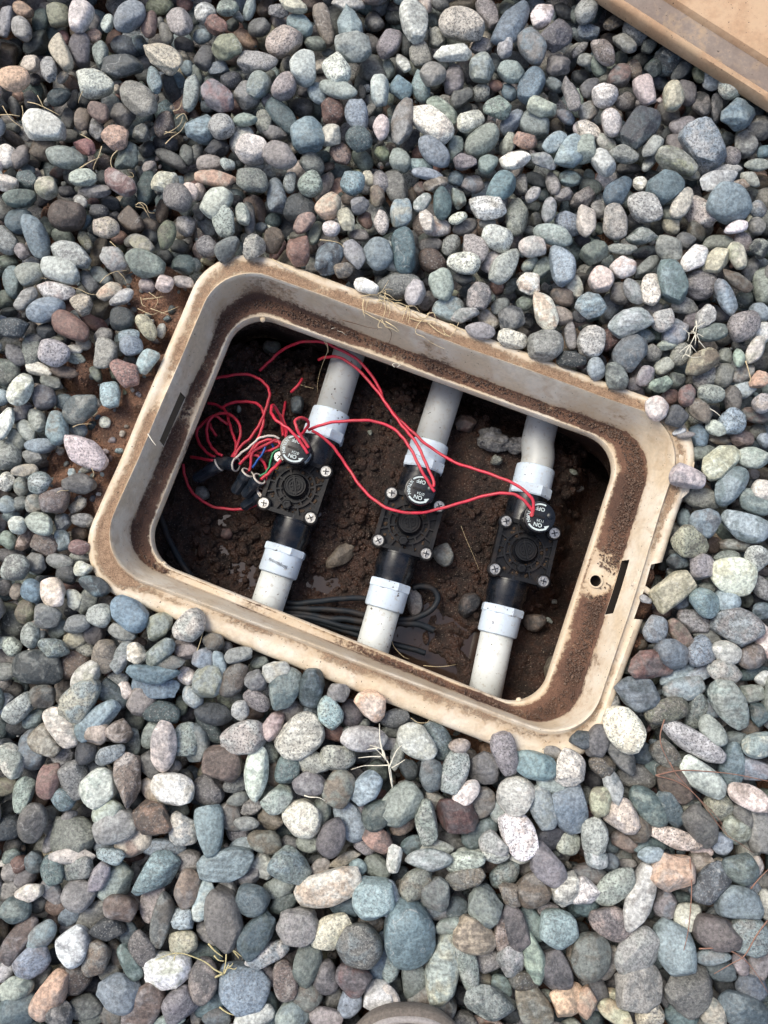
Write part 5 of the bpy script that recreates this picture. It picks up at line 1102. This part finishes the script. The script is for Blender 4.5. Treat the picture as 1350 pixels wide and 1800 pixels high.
    for k, ch in enumerate('¼TURN'):
        a = R(152+k*14.5); q_ = e+Vector((math.cos(a)*.0113, math.sin(a)*.0113, 0))
        text_mesh(ch, .0042, q_, a+math.pi/2, so, 'lettering', bold=.0001)
    bm = bmesh.new(); add_band(bm, .0116, .0131, 74, 138, zt+.0001, zt+.0003, d.x, d.y, 14); obj('arc_print', bm, M_PRINT, so)
    bm = bmesh.new(); add_band(bm, .0114, .0131, 224, 306, zt+.0001, zt+.0003, d.x, d.y, 14)
    a = R(306); tip = (d.x+math.cos(R(330))*.0120, d.y+math.sin(R(330))*.0120)
    add_poly_prism(bm, [(d.x+math.cos(a)*.0096, d.y+math.sin(a)*.0096), (d.x+math.cos(a)*.0136, d.y+math.sin(a)*.0136), tip], zt+.0001, zt+.00035)
    obj('arrow_print', bm, M_PRINT, so)
    if sticker:
        bm = bmesh.new(); 
        for a0, a1, hb, ht, mt in ((-38, 2, .012, .0045, 0),):
            add_band(bm, rs-.0002, rs+.00025, a0, a1, zt-hb, zt-.0018, d.x, d.y, 8)
        st = obj('paper_label', bm, M_PRINT, so)
        bm = bmesh.new(); add_band(bm, rs, rs+.0004, -26, -8, zt-.0095, zt-.0035, d.x, d.y, 6); obj('blue_mark', bm, M_STICK, so)
    # wire outlet boss
    bm = bmesh.new(); a = R(20); add_lathe(bm, [(.0034, zt-.001), (.0030, zt+.0014), (.0016, zt+.002)], Matrix.Translation((d.x+math.cos(a)*.0098, d.y+math.sin(a)*.0098, 0)), 16); obj('wire_outlet', bm, M_BLKCLEAN, so, auto=40)
    return root
make_valve([(632,560),(583,723),(566,772),(501,961),(497,974),(487,1012),(458,1100)], [(488,803),(574,829),(465,885),(547,910)], (519,789), (519,854), (504,887), '0724',
    'left valve of three, behind the coiled red wires, blue and white label on its side', True)
make_valve([(800,640),(756,778),(742,826),(687,1022),(683,1037),(674,1072),(642,1185)], [(689,867),(772,890),(665,950),(748,973)], (739,861), (720,918), (709,950), '0724',
    'middle valve of three, a red wire crossing just above its round knob')
make_valve([(971,665),(942,821),(930,872),(884,1066),(880,1080),(873,1117),(848,1240)], [(888.5,916),(975,938),(868.5,1000),(956,1022)], (949,909), (924,967), (917,999), '1124',
    'right valve of three, nearest the round screw hole in the ledge', bend=True)

# ---------------------------------------------------------------- wires
T1 = lambda X, Y: (400+X/3.375, 560+Y/3.375)
T2 = lambda X, Y: (640+X/3.5526, 640+Y/3.5526)
T3 = lambda X, Y: (320+X/4.219, 640+Y/4.219)
def wire(T, pts, z, label, mat=M_RED, r=.00150, group='wires in the valve box', name='wire', cat='wire'):
    """pts in tile coords; z: mm depth list or scalar(s) interpolated"""
    n = len(pts); zs = z if isinstance(z, (list, tuple)) else [z, z]
    P = []
    for i, p in enumerate(pts):
        t = i/(n-1)*(len(zs)-1); k = min(int(t), len(zs)-2); zz = zs[k]+(zs[k+1]-zs[k])*(t-k)
        P.append(W(*T(*p), -zz/1000))
    S_ = spline(P, 7); wr = random.Random(int(pts[0][0]*3+pts[-1][1])); ph = [wr.uniform(0, 6.28) for _ in range(4)]
    for k, p in enumerate(S_):
        e_ = min(1, k/6, (len(S_)-1-k)/6)*.00018; p += Vector((math.sin(k*.9+ph[0])+math.sin(k*.37+ph[1]), math.sin(k*.8+ph[2])+math.sin(k*.43+ph[3]), 0))*e_
    bm = bmesh.new(); add_tube(bm, S_, r, 9)
    return tag(obj(name, bm, mat, smooth=True), label, cat, group)
wire(T1, [(476,802),(440,745),(380,670),(330,632),(285,600),(260,556),(262,518),(280,520),(300,556),(325,610),(345,680)], [50,47,50,62,75,95], 'red wire leaving the left solenoid in a tall narrow loop')
wire(T1, [(482,768),(445,710),(412,655),(400,610),(425,590),(465,598),(482,630),(455,668),(425,700)], [50,46,50,62,72], 'red wire in a tight curl above the left solenoid')
wire(T1, [(190,310),(240,262),(290,215),(350,172),(420,143),(500,135),(570,140),(640,172),(720,210),(790,262),(850,330),(900,415),(925,480),(960,535),(1020,600),(1090,665),(1165,735),(1250,795),(1350,853),(1440,885),(1540,915),(1640,955),(1720,990),(1800,1060),(1815,1130),(1800,1165)],
     [118,110,90,78,76,76,78,80,74,72,60,50,46,50], 'long red wire from the pit’s upper left across to the right solenoid')
wire(T1, [(540,245),(580,230),(640,226),(700,248),(760,292),(820,350),(880,420),(930,490),(985,565),(1030,630),(1075,680),(1120,740),(1160,820),(1195,900),(1222,965),(1222,1000)],
     [95,80,76,76,72,66,58,52,50], 'red wire over the left upper pipe and down to the middle solenoid')
wire(T1, [(480,662),(530,640),(600,620),(700,608),(800,604),(880,612),(950,635),(1010,675),(1055,725),(1100,800),(1140,880),(1185,960),(1228,1028)], [70,64,60,60,58,54,48,50], 'red wire arching between the left and the middle solenoids')
wire(T1, [(500,665),(545,690),(600,735),(650,790),(700,865),(760,955),(830,1040),(910,1105),(1000,1140),(1100,1155),(1210,1140),(1330,1110),(1450,1072),(1560,1045),(1650,1035),(1720,1052),(1770,1090),(1810,1150),(1800,1175)],
     [68,72,76,70,62,62,58,50,48,50], 'long sagging red wire crossing the middle valve to the right solenoid')
wire(T3, [(250,105),(330,88),(430,76),(520,85),(590,125),(638,175),(648,230),(630,310),(600,390),(560,470),(500,555),(430,615),(390,690)], [100,96,90,86,84], 'red wire making the widest upper bend of the coil at left')
wire(T3, [(300,325),(340,298),(420,280),(500,280),(560,298),(598,340),(605,400),(590,480),(550,580),(490,670),(425,745)], [104,98,90,86,82], 'red wire making the second bend inside the coil at left')
wire(T3, [(190,290),(250,300),(300,328),(335,370),(352,440),(375,520),(400,580),(395,640),(370,690)], [108,102,92,84], 'red wire starting at the left wall and bending down to the connectors')
wire(T3, [(130,470),(165,430),(210,395),(280,368),(350,372),(405,415),(432,480),(425,560),(400,630),(385,695)], [108,98,90,84], 'red wire in the rounded middle loop of the coil')
wire(T3, [(345,450),(300,420),(250,385),(205,415),(182,480),(190,550),(215,610),(255,655),(300,680)], [104,100,96,88], 'red wire in the small inner left loop of the coil')
wire(T3, [(190,405),(140,450),(108,500),(115,555),(150,620),(195,665),(245,690)], [110,104,92], 'red wire in the leftmost bend of the coil')
wire(T3, [(65,688),(110,695),(160,705),(230,715)], [108,100,88], 'short red wire running flat into the left connector')
wire(T3, [(8,740),(18,820),(45,900),(90,965),(150,1015),(230,1055),(330,1075),(440,1075),(530,1055),(600,1010)], [110,114,114,110,104], 'dark red wire curving along the mud below the connectors')
wire(T3, [(498,795),(512,740),(512,690),(530,640),(570,590),(640,560),(700,575),(735,580)], [86,82,80,76], 'red wire rising from the middle connector to the left solenoid', r=.0015)
wire(T3, [(598,965),(622,900),(634,840),(625,770),(590,710),(545,675),(480,690)], [96,92,86,84], 'red wire curving round right of the pair of connectors')
wire(T3, [(585,855),(640,810),(690,765),(735,712)], [80,78,76,72], 'thick red wire from the lower connector to the left valve screw', r=.0017)
wire(T3, [(425,745),(480,690),(540,640),(620,600),(700,560),(730,600)], [84,82,78,76], 'red wire running behind the white one into the left solenoid')
wire(T3, [(560,660),(630,645),(690,625),(735,595)], [88,84,80], 'short red wire between the blue and green ones')
wire(T3, [(768,280),(755,340),(745,410),(742,470),(750,530)], [122,114,98], 'red wire dropping straight down behind the narrow loop')
wire(T3, [(892,108),(865,150),(835,185),(808,208)], [112,108,112], 'short dim red wire end poking out of the mud near the left upper pipe')
wire(T3, [(735,380),(765,450),(772,500),(770,545)], [100,90,84], 'red wire strand just right of the straight one, above the solenoid')
wire(T3, [(205,440),(225,490),(255,535)], [112,112,112], 'short dim red wire end inside the coil')
wire(T3, [(398,697),(440,660),(500,612),(560,560),(610,537),(670,532),(722,553)], [82,76,70,70,74], 'white wire arching from the left connector to the solenoid', M_WHITEW, .0011)
wire(T3, [(522,768),(560,715),(600,655),(622,608),(650,588),(672,600),(680,635)], [84,80,80,84], 'blue wire hooked between the connectors and the solenoid', M_BLUEW, .0011)
wire(T3, [(575,832),(620,805),(648,760),(660,700),(685,650),(725,630)], [82,80,80,80], 'green wire from the lower connector to the solenoid', M_GREENW, .0011)
wire(T3, [(608,962),(640,915),(675,850),(698,790),(712,745)], [94,90,86], 'yellow wire beside the thick red one', M_YELW, .0011)
wire(T3, [(560,935),(580,965),(605,1000)], [88,84], 'short bare pale strand touching a screw head', M_WHITEW, .0009)
# connectors
def connector(T, a, b, za, zb_, label, r=.0062):
    p = W(*T(*a), -za/1000); q_ = W(*T(*b), -zb_/1000); d = (q_-p); Ln = d.length
    root = empty('wire_connector', p); tag(root, label, 'wire connector', 'black wire connectors')
    M0 = align(Vector(), d)
    bm = bmesh.new(); add_lathe(bm, [(r*.82, .0008), (r, 0), (r*1.04, Ln*.12), (r*.98, Ln*.38), (r*.86, Ln*.44), (r*.70, Ln*.96), (r*.5, Ln)], M0, 24)
    for k in range(6):      # grip ribs
        aa = R(60*k); o_ = Vector((math.cos(aa)*r*.80, math.sin(aa)*r*.80, 0))
        add_tube(bm, [M0 @ (o_+Vector((0, 0, Ln*.40))), M0 @ (o_*.84+Vector((0, 0, Ln*.94)))], r*.16, 6)
    obj('shell', bm, M_NUT, root, auto=40)
    bm = bmesh.new(); add_lathe(bm, [(r*.84, .0002), (r*.84, -.0007), (r*1.03, -.0007), (r*1.05, .0006)], M0, 24, cap=False); obj('pale_rim', bm, M_NUTRIM, root, auto=40)
    bm = bmesh.new(); add_lathe(bm, [(r*.82, .0000), (r*.3, .0005)], M0, 20); obj('mouth', bm, M_BLKCLEAN, root)
    return root
connector(T3, (400,745), (215,720), 84, 96, 'upper black wire connector with the white wire in its mouth', .0069)
connector(T3, (275,745), (92,858), 92, 100, 'longest black wire connector, leftmost, tip pointing lower left', .0070)
connector(T3, (488,805), (388,952), 82, 94, 'left one of the twin black connectors, blue wire in its mouth', .0066)
connector(T3, (572,850), (462,975), 78, 92, 'right one of the twin black connectors, green wire in its mouth', .0066)
connector(T3, (590,960), (448,1062), 92, 104, 'dim dusty connector, lowest of all, beside the corner screw', .0062)

# dark cables in the mud
T6 = lambda X, Y: (150+X/3.2927, 840+Y/3.2927)
T7 = lambda X, Y: (540+X/2.596, 960+Y/2.596)
CG = 'dark rubber cables in the mud'
wire(T6, [(420,190),(445,260),(475,340),(520,430),(560,500),(615,575)], [108,104,106], 'single dark cable rising along the left wall of the pit', M_CABLE, .0034, CG, 'cable', 'cable')
wire(T7, [(-130,250),(-40,262),(60,250),(160,240),(270,240),(380,270)], [120,116,118], 'uppermost dark cable of the bundle behind the middle lower pipe', M_CABLE, .0029, CG, 'cable', 'cable')
wire(T7, [(-130,282),(0,285),(100,290),(200,300),(320,325),(420,335),(500,325),(560,295),(595,245),(580,200),(530,182),(480,190)], [120,116,118,118,116], 'dark cable looping round the oval stone beside the middle pipe', M_CABLE, .0030, CG, 'cable', 'cable')
wire(T7, [(-130,300),(0,310),(90,330),(190,335),(300,350),(420,352),(500,355),(545,370),(580,385)], [122,118,120], 'dark cable ending frayed right of the middle lower pipe', M_CABLE, .0034, CG, 'cable', 'cable')
wire(T7, [(-60,320),(60,350),(170,385),(280,420),(380,445),(480,470),(540,488)], [122,120,122], 'lowest dark cable running out under the near rim', M_CABLE, .0029, CG, 'cable', 'cable')
wire(T7, [(-100,312),(30,330),(140,360),(260,385),(330,400)], [120,117,120], 'short thick dark cable between two others left of the middle pipe', M_CABLE, .0030, CG, 'cable', 'cable')

# ---------------------------------------------------------------- grass, roots, needles
def strands(name, T, lines, z, mat, label, cat, r=.0005, wob=.0012, group=None):
    bm = bmesh.new(); rr = random.Random(len(lines)*13+int(lines[0][0][0]))
    for ln in lines:
        P = []
        for i, p in enumerate(ln):
            zz = z if not isinstance(z, tuple) else z[0]+(z[1]-z[0])*i/(len(ln)-1)
            if len(p) > 2: zz = p[2]/1000
            w = W(*T(p[0], p[1]), zz); P.append(w+Vector((0, 0, rr.uniform(-1, 1)*wob)))
        add_tube(bm, spline(P, 5), r*rr.uniform(.5, .9), 5, lambda t: 1-.65*t)
    o = obj(name, bm, mat, smooth=True); tag(o, label, cat, group); return o
TF = lambda X, Y: (X, Y)
TG = lambda X, Y: (560+X/4.5, 480+Y/4.5)
rr = random.Random(5)
tuft = [[(330,180),(400,178),(470,170),(540,130),(590,130)], [(470,170),(500,150),(530,100),(555,60)], [(360,200),(350,250),(355,310),(370,355)], [(400,200),(380,250),(370,300)],
        [(520,200),(530,260),(520,320),(500,370)], [(545,200),(550,250),(535,310)], [(480,180),(540,200),(600,230),(650,250)], [(470,210),(530,225),(590,262)], [(560,230),(565,300),(550,350)],
        [(590,240),(640,240),(700,260),(760,265),(800,300)], [(700,260),(680,310),(660,380)], [(710,265),(705,330),(690,375)], [(720,270),(722,330),(708,400)], [(690,260),(660,300),(650,290)],
        [(600,250),(650,300),(665,270)], [(760,310),(820,350),(880,345),(930,370)], [(820,370),(780,420),(770,470),(830,510),(900,550),(1000,605)], [(860,320),(910,320),(930,380)],
        [(720,355),(800,375),(880,385),(960,410),(1000,470),(1050,510)], [(960,400),(990,440),(1000,500)], [(1060,400),(1110,450),(1140,500)], [(1040,395),(1120,440),(1170,465)], [(1110,390),(1080,450),(1040,500),(1000,495)],
        [(860,385),(950,460),(1040,500)], [(880,310),(830,370),(760,350)], [(350,300),(420,340),(490,380),(540,420)], [(500,370),(530,420),(580,440),(630,465)], [(490,370),(470,420),(500,440)], [(530,380),(600,430),(640,465)],
        [(440,170),(480,190),(500,240),(480,290)], [(500,150),(560,180),(610,210),(660,215)], [(530,140),(530,190),(600,215)], [(510,210),(470,230),(400,200)], [(740,300),(790,320),(850,330)]]
strands('dry_grass_tuft', TG, tuft, .0025, M_STRAW, 'tangle of dry straw grass hanging over the upper rim of the box', 'dry grass', .00065, .002)
strands('dark_root', TG, [[(540,420,1),(575,470,-8),(570,520,-20),(548,570,-40),(545,640,-44),(545,700,-44),(540,775,-58)], [(548,575,-40),(600,630,-44),(700,665,-44)], [(556,590,-42),(580,660,-44)], [(190,375,-6),(290,400,-10),(380,425,-12),(470,440,-8)]], -.02, M_ROOT, 'thin dark root hanging down the inside of the upper wall', 'root', .00055, .0004)
strands('hanging_root', T1, [[(545,0,-44),(540,70,-44),(570,130,-50),(595,180,-60),(575,240,-75),(550,310,-95),(535,380,-105),(533,440,-112)], [(560,110,-46),(590,150,-52),(598,200,-62)], [(535,60,-44),(550,90,-44)], [(425,390,-118),(470,405,-116),(510,415,-114)], [(540,20,-44),(560,60,-44),(600,70,-44)]],
        -.05, M_STRAW, 'pale root hanging into the pit over the left upper pipe', 'root', .0007, .0004)
bm = bmesh.new(); bmesh.ops.create_icosphere(bm, subdivisions=2, radius=.0022, matrix=Matrix.Translation(W(568, 579, -.043)) @ Matrix.Scale(.5, 4, (0,0,1))); tag(obj('seed_husk', bm, M_PALEST, smooth=True), 'tiny white husk on the upper ledge above the left pipe', 'seed husk')
strands('root_fibre', TG, [[(600,745),(585,725),(610,712),(640,725),(620,745),(660,720),(675,712)], [(150,455),(190,470),(220,495)], [(100,440),(130,432)]], ZL+.001, M_PALEST, 'curled white root fibres on the upper ledge', 'root fibre', .0004, .0002)
def tuft_star(name, cx, cy, T, spec, mat, label, z=.006, r=.0007):
    lines = []
    for ln in spec: lines.append(ln)
    return strands(name, T, lines, z, mat, label, 'dry grass', r, .0015)
TS = lambda X, Y: (1140+X/11.25, 520+Y/11.25)
strands('bleached_grass_sprig', TS, [[(940,500,12),(950,620,13),(930,760,13)], [(950,620,13),(1050,560,12),(1120,520,12)], [(930,760,12),(880,860,12),(820,970,11)], [(935,780,12),(930,880,12),(915,980,10)], [(950,770,12),(1000,860,11),(990,930,9)], [(990,890,11),(1060,960,10),(1125,1045,9)], [(960,760,12),(1020,770,11),(1080,815,10)],
     [(930,750,12),(870,730,12),(790,740,11),(730,680,10),(680,640,9)], [(800,740,11),(800,820,10),(775,895,9)], [(900,700,12),(860,700,12),(840,690,12)], [(820,970,12),(720,1030,11),(610,1120,9)], [(820,970,12),(760,1080,11),(720,1160,9)], [(820,975,12),(825,1080,11),(820,1190,9)], [(830,970,12),(890,1040,11),(960,1120,9)],
     [(820,1180,9),(720,1165,8),(660,1240,7)], [(720,1150,9),(830,1205,10),(930,1215,11),(1040,1205,12)], [(930,600,13),(890,680,12),(920,740,12)]], .01, M_PALEST, 'small bleached grass sprig with spread blades on the pebbles right of the box', 'dry grass', .0008, .0006)
strands('bleached_grass_sprig', TF, [[(689,1375,6),(684,1345,9),(674,1330,10),(660,1316,11)], [(675,1332,10),(668,1300,11),(667,1272,12)], [(678,1336,10),(672,1318,11),(650,1310,11)], [(684,1345,9),(664,1346,9),(640,1346,8),(617,1353,7)], [(670,1330,10),(650,1330,9),(630,1332,8)], [(684,1350,9),(690,1335,10),(698,1318,10),(712,1306,10)], [(690,1385,5),(685,1360,8),(682,1340,10)], [(688,1350,8),(702,1342,8),(712,1335,8)], [(665,1315,11),(645,1318,10),(632,1322,9)]],
     .008, M_PALEST, 'bleached forked sprig on pebbles below the middle of the box', 'dry grass', .0010, .0006)
strands('grass_sprig', TF, [[(398,1665,6),(397,1690,8),(392,1715,8)], [(400,1668,6),(412,1672,8),(425,1682,7)], [(404,1666,7),(416,1680,8),(420,1684,7)], [(392,1712,9),(378,1704,9),(362,1692,9),(340,1682,11),(318,1676,12),(298,1678,12),(272,1688,12)], [(392,1712,8),(376,1718,8),(370,1708,8),(364,1698,8)], [(392,1712,8),(380,1716,8),(372,1722,8)], [(366,1659,8),(378,1672,8),(392,1682,8)], [(376,1680,8),(384,1688,8),(394,1690,8)], [(396,1705,8),(406,1698,9),(410,1692,9)], [(394,1712,8),(400,1700,9),(402,1694,9)], [(386,1770,4),(400,1780,6),(420,1788,6)], [(306,1688,13),(308,1680,13),(316,1676,12)], [(398,1700,8),(412,1704,8),(416,1700,8)]],
     .008, M_GREENST, 'drying greenish yellow grass sprig beside the cream white stone, lower left', 'dry grass', .0010, .0006)
NG = 'pine needles on the pebbles'
NE = lambda pts, label: strands('pine_needle', TF, [pts], .012, M_NEEDLE, label, 'pine needle', .00085, .0006, NG)
NE([(1152,1363,13),(1190,1355,14),(1230,1355,14),(1290,1361,14),(1350,1373,13),(1400,1385,12)], 'upper of two long needles running right from one tip to the photo edge')
NE([(1152,1363,13),(1190,1374,13),(1220,1395,12),(1250,1432,10),(1275,1465,8),(1300,1482,8),(1325,1500,6)], 'long bent needle running down right from the shared tip')
NE([(1178,1340,13),(1190,1362,14),(1225,1400,13),(1262,1438,11),(1281,1473,9)], 'needle crossing over the shared tip and running beside the bent one')
NE([(1168,1265,13),(1161,1290,14),(1163,1312,14),(1175,1338,13),(1182,1350,12)], 'thin needle curving down over the white speckled slab')
NE([(1213,1510,12),(1216,1560,14),(1213,1610,14),(1207,1650,14),(1190,1715,12)], 'long upright needle over the large blue-grey oval pebble, lower right')
NE([(1350,1618,12),(1330,1645,14),(1308,1680,14),(1285,1695,13),(1255,1712,11)], 'forked needle piece running from the right photo edge, lower right')
NE([(1229,1668,12),(1270,1668,13),(1300,1680,14),(1325,1705,13),(1350,1745,10)], 'needle crossing the forked one, lower right corner')
NE([(1320,1562,10),(1335,1543,12),(1360,1520,12)], 'short needle end at the right photo edge')
def ordn(lns):
    q_ = sorted(lns, key=lambda l: sum(p[0] for p in l)/len(l)); n = len(q_)
    nm = ['leftmost', 'second from left', 'third from left', 'fourth from left', 'fifth from left', 'sixth from left'][:n]; nm[-1] = 'rightmost'
    return list(zip(q_, nm))
TA = lambda X, Y: (X/3.97, Y/3.97)
SG = 'loose straw pieces among the pebbles'
for lbl, lns in (('fanned straws beside the pale green-white pebble', [[(15,735),(60,810),(110,860),(165,895)], [(190,708),(260,730),(340,765),(412,800)], [(0,800),(70,802),(140,812)], [(265,670),(290,720),(310,760)], [(155,740),(160,790),(150,840)]]),
                 ('straw curls beside the pale speckled half-round pebble, upper left', [[(580,640),(555,680),(548,720)], [(600,520),(650,500),(695,500)]]),
                 ('dry stalks between brown pebbles, upper left', [[(1155,1005),(1200,960),(1260,910),(1300,850)], [(1145,940),(1210,900),(1260,860),(1275,810)], [(1230,830),(1260,800),(1290,800),(1310,840)], [(1150,915),(1190,925),(1230,920)], [(1210,780),(1250,760),(1270,700)]]),
                 ('straight straws under the orange-tan pebble', [[(555,1170),(620,1135),(700,1100)], [(820,1050),(780,1090),(775,1150),(800,1191)], [(710,1020),(690,1080),(660,1140),(650,1180)], [(565,940),(600,955),(632,975)]])):
    for ln, od in ordn(lns): strands('straw', TA, [ln], .007, M_STRAW, od+' of the '+lbl, 'straw', .00065, .0012, SG)
TB_ = lambda X, Y: (X/3.97, 300+Y/3.97)
for lbl, lns in (('curly dry stems beside the reddish egg-shaped pebble, upper left', [[(800,0),(850,20),(890,40),(930,45),(925,20),(900,5)], [(945,240),(980,225),(1020,245),(1040,290),(1080,295)], [(975,230),(1000,250),(1045,330)], [(950,255),(1000,265),(1030,300)]]),
                 ('straws between the flat grey pebbles, left', [[(190,718),(260,745),(330,755)], [(500,810),(560,830),(620,860),(685,870)], [(695,780),(740,740),(800,710),(850,700),(885,695)], [(765,490),(810,530),(860,570)], [(820,700),(860,740),(885,785)]]),
                 ('fine straws on the bare soil left of the box', [[(980,880),(990,930),(1020,950)], [(1120,995),(1180,975),(1250,950)], [(1040,850),(1100,900),(1080,960)], [(960,960),(1050,1000),(1100,990)], [(1050,960),(1110,985),(1180,1010)], [(1000,900),(1080,890),(1140,880)]])):
    for ln, od in ordn(lns): strands('straw', TB_, [ln], .003, M_STRAW, od+' of the '+lbl, 'straw', .00055, .0012, SG)
TC_ = lambda X, Y: (X/3.97, 600+Y/3.97)
strands('straw', TC_, [[(1032,645),(1060,690),(1090,728)]], .002, M_PALEST, 'short pale straw lying on the left flange of the box', 'straw', .0008, .0003, SG)
for ln, lbl in (([(400,1055),(430,1042),(480,1042)], 'pale straw curled on the brownish blocky pebble left of the box'), ([(640,885),(655,920),(650,950)], 'short straw between the pink pebble and the dark wedge, left of the box'), ([(510,600),(560,580),(640,575)], 'thin straw on bare soil above the pink egg-shaped pebble')): strands('straw', TC_, [ln], .010, M_STRAW, lbl, 'straw', .0006, .001, SG)
strands('straw', TF, [[(346,1145),(352,1128),(357,1110)]], .008, M_STRAW, 'thin bent straw below the pink pitted pebble', 'straw', .0005, .001, SG)
strands('straw', TF, [[(722,1262),(735,1270),(750,1270),(757,1263),(768,1264)]], .008, M_STRAW, 'wavy straw touching the near rim above the teal pebble', 'straw', .0005, .001, SG)
strands('straw', TF, [[(478,455),(500,468),(520,478),(533,489)]], .004, M_STRAW, 'bent straw lying on the upper left rim beside the reddish brown stone', 'straw', .0007, .001, SG)
strands('straw', TF, [[(562,421),(580,424),(597,428),(605,436)]], .008, M_STRAW, 'pale curved straw above the charcoal angular stone', 'straw', .0008, .001, SG)
strands('straw', TF, [[(1310,635),(1317,655),(1320,668),(1315,674)]], .008, M_STRAW, 'yellow straw near the right photo edge, level with the upper rim', 'straw', .0008, .001, SG)
strands('straw', TF, [[(1239,715),(1255,722),(1267,732)]], .008, M_PALEST, 'short white straw right of the upper right rim corner', 'straw', .0008, .001, SG)
strands('straw', TF, [[(535,1398,9),(545,1401,10),(560,1402,11),(572,1408,10)]], .008, M_PALEST, 'flat pale straw on the pebble above the round pink-white one', 'straw', .0013, .0005, SG)
strands('straw', T7, [[(385,430),(400,465),(440,505),(465,515)]], -.11, M_STRAW, 'thin straw in the mud right of the middle lower pipe', 'straw', .0005, .0008, SG)
strands('straw', T7, [[(530,545),(590,550),(640,547),(680,540)]], -.118, M_STRAW, 'thin straw floating on the muddy water', 'straw', .0005, .0004, SG)
strands('straw', T2, [[(605,1010),(640,1100),(680,1190),(720,1290)]], -.112, M_STRAW, 'long thin straw standing between middle and right valves', 'straw', .0004, .0008, SG)

# ---------------------------------------------------------------- toe of the photographer's shoe
tz = .034
tp = W(715, 1772, .030); shoe = empty('shoe', (tp.x, tp.y-.06, 0)); tag(shoe, 'rounded grey canvas shoe toe at the bottom edge of the photo', 'shoe')
def toe(name, prof, mat, ln=.27, w=.054, y0=0.0, n=40):
    """half-superellipse toe outline swept through (scale, z) profile"""
    rs = []
    for off, z in prof:
        pts = []
        for i in range(n+1):
            a = math.pi*i/n; cx = math.cos(a); sy = math.sin(a)
            pts.append(Vector((tp.x+(w-off)*np.sign(cx)*abs(cx)**.82, tp.y-y0-.062+(.062-off)*abs(sy)**.8, z)))
        pts.append(Vector((tp.x-(w-off)*.84, tp.y-.062-ln*.55, z))); pts.append(Vector((tp.x-(w-off)*.72, tp.y-.062-ln*.8, z))); pts.append(Vector((tp.x+(w-off)*.72, tp.y-.062-ln*.8, z))); pts.append(Vector((tp.x+(w-off)*.84, tp.y-.062-ln*.55, z)))
        rs.append(pts)
    v = np.array([tuple(p) for r_ in rs for p in r_]); m = len(rs[0]); f = []
    for k in range(len(rs)-1):
        for i in range(m): f.append((k*m+i, k*m+(i+1) % m, (k+1)*m+(i+1) % m, (k+1)*m+i))
    o = mesh_np(name, v, f, mat); bm = bmesh.new(); bm.from_mesh(o.data); bm.verts.ensure_lookup_table()
    bm.faces.new([bm.verts[(len(rs)-1)*m+i] for i in range(m)]); bmesh.ops.recalc_face_normals(bm, faces=bm.faces); bm.to_mesh(o.data); bm.free()
    o.data.polygons.foreach_set('use_smooth', [True]*len(o.data.polygons)); o.data.set_sharp_from_angle(angle=R(50)); rel(o, shoe); return o
toe('sole', [(.006, .006), (.004, .009), (.0015, .018), (.0004, .026), (.0008, tz-.004), (.004, tz-.001), (.006, tz)], M_SHOE)
toe('piping', [(.0050, tz-.003), (.0045, tz), (.0058, tz+.0018), (.0078, tz+.0018), (.0088, tz)], M_SHOEPALE)
toe('upper', [(.0092, tz-.004), (.0094, tz+.003), (.014, tz+.009), (.022, tz+.014), (.033, tz+.018)], M_SHOENAVY)
toe('toe_band', [(.0062, tz-.001), (.0068, tz+.0006)], M_SHOEPALE)
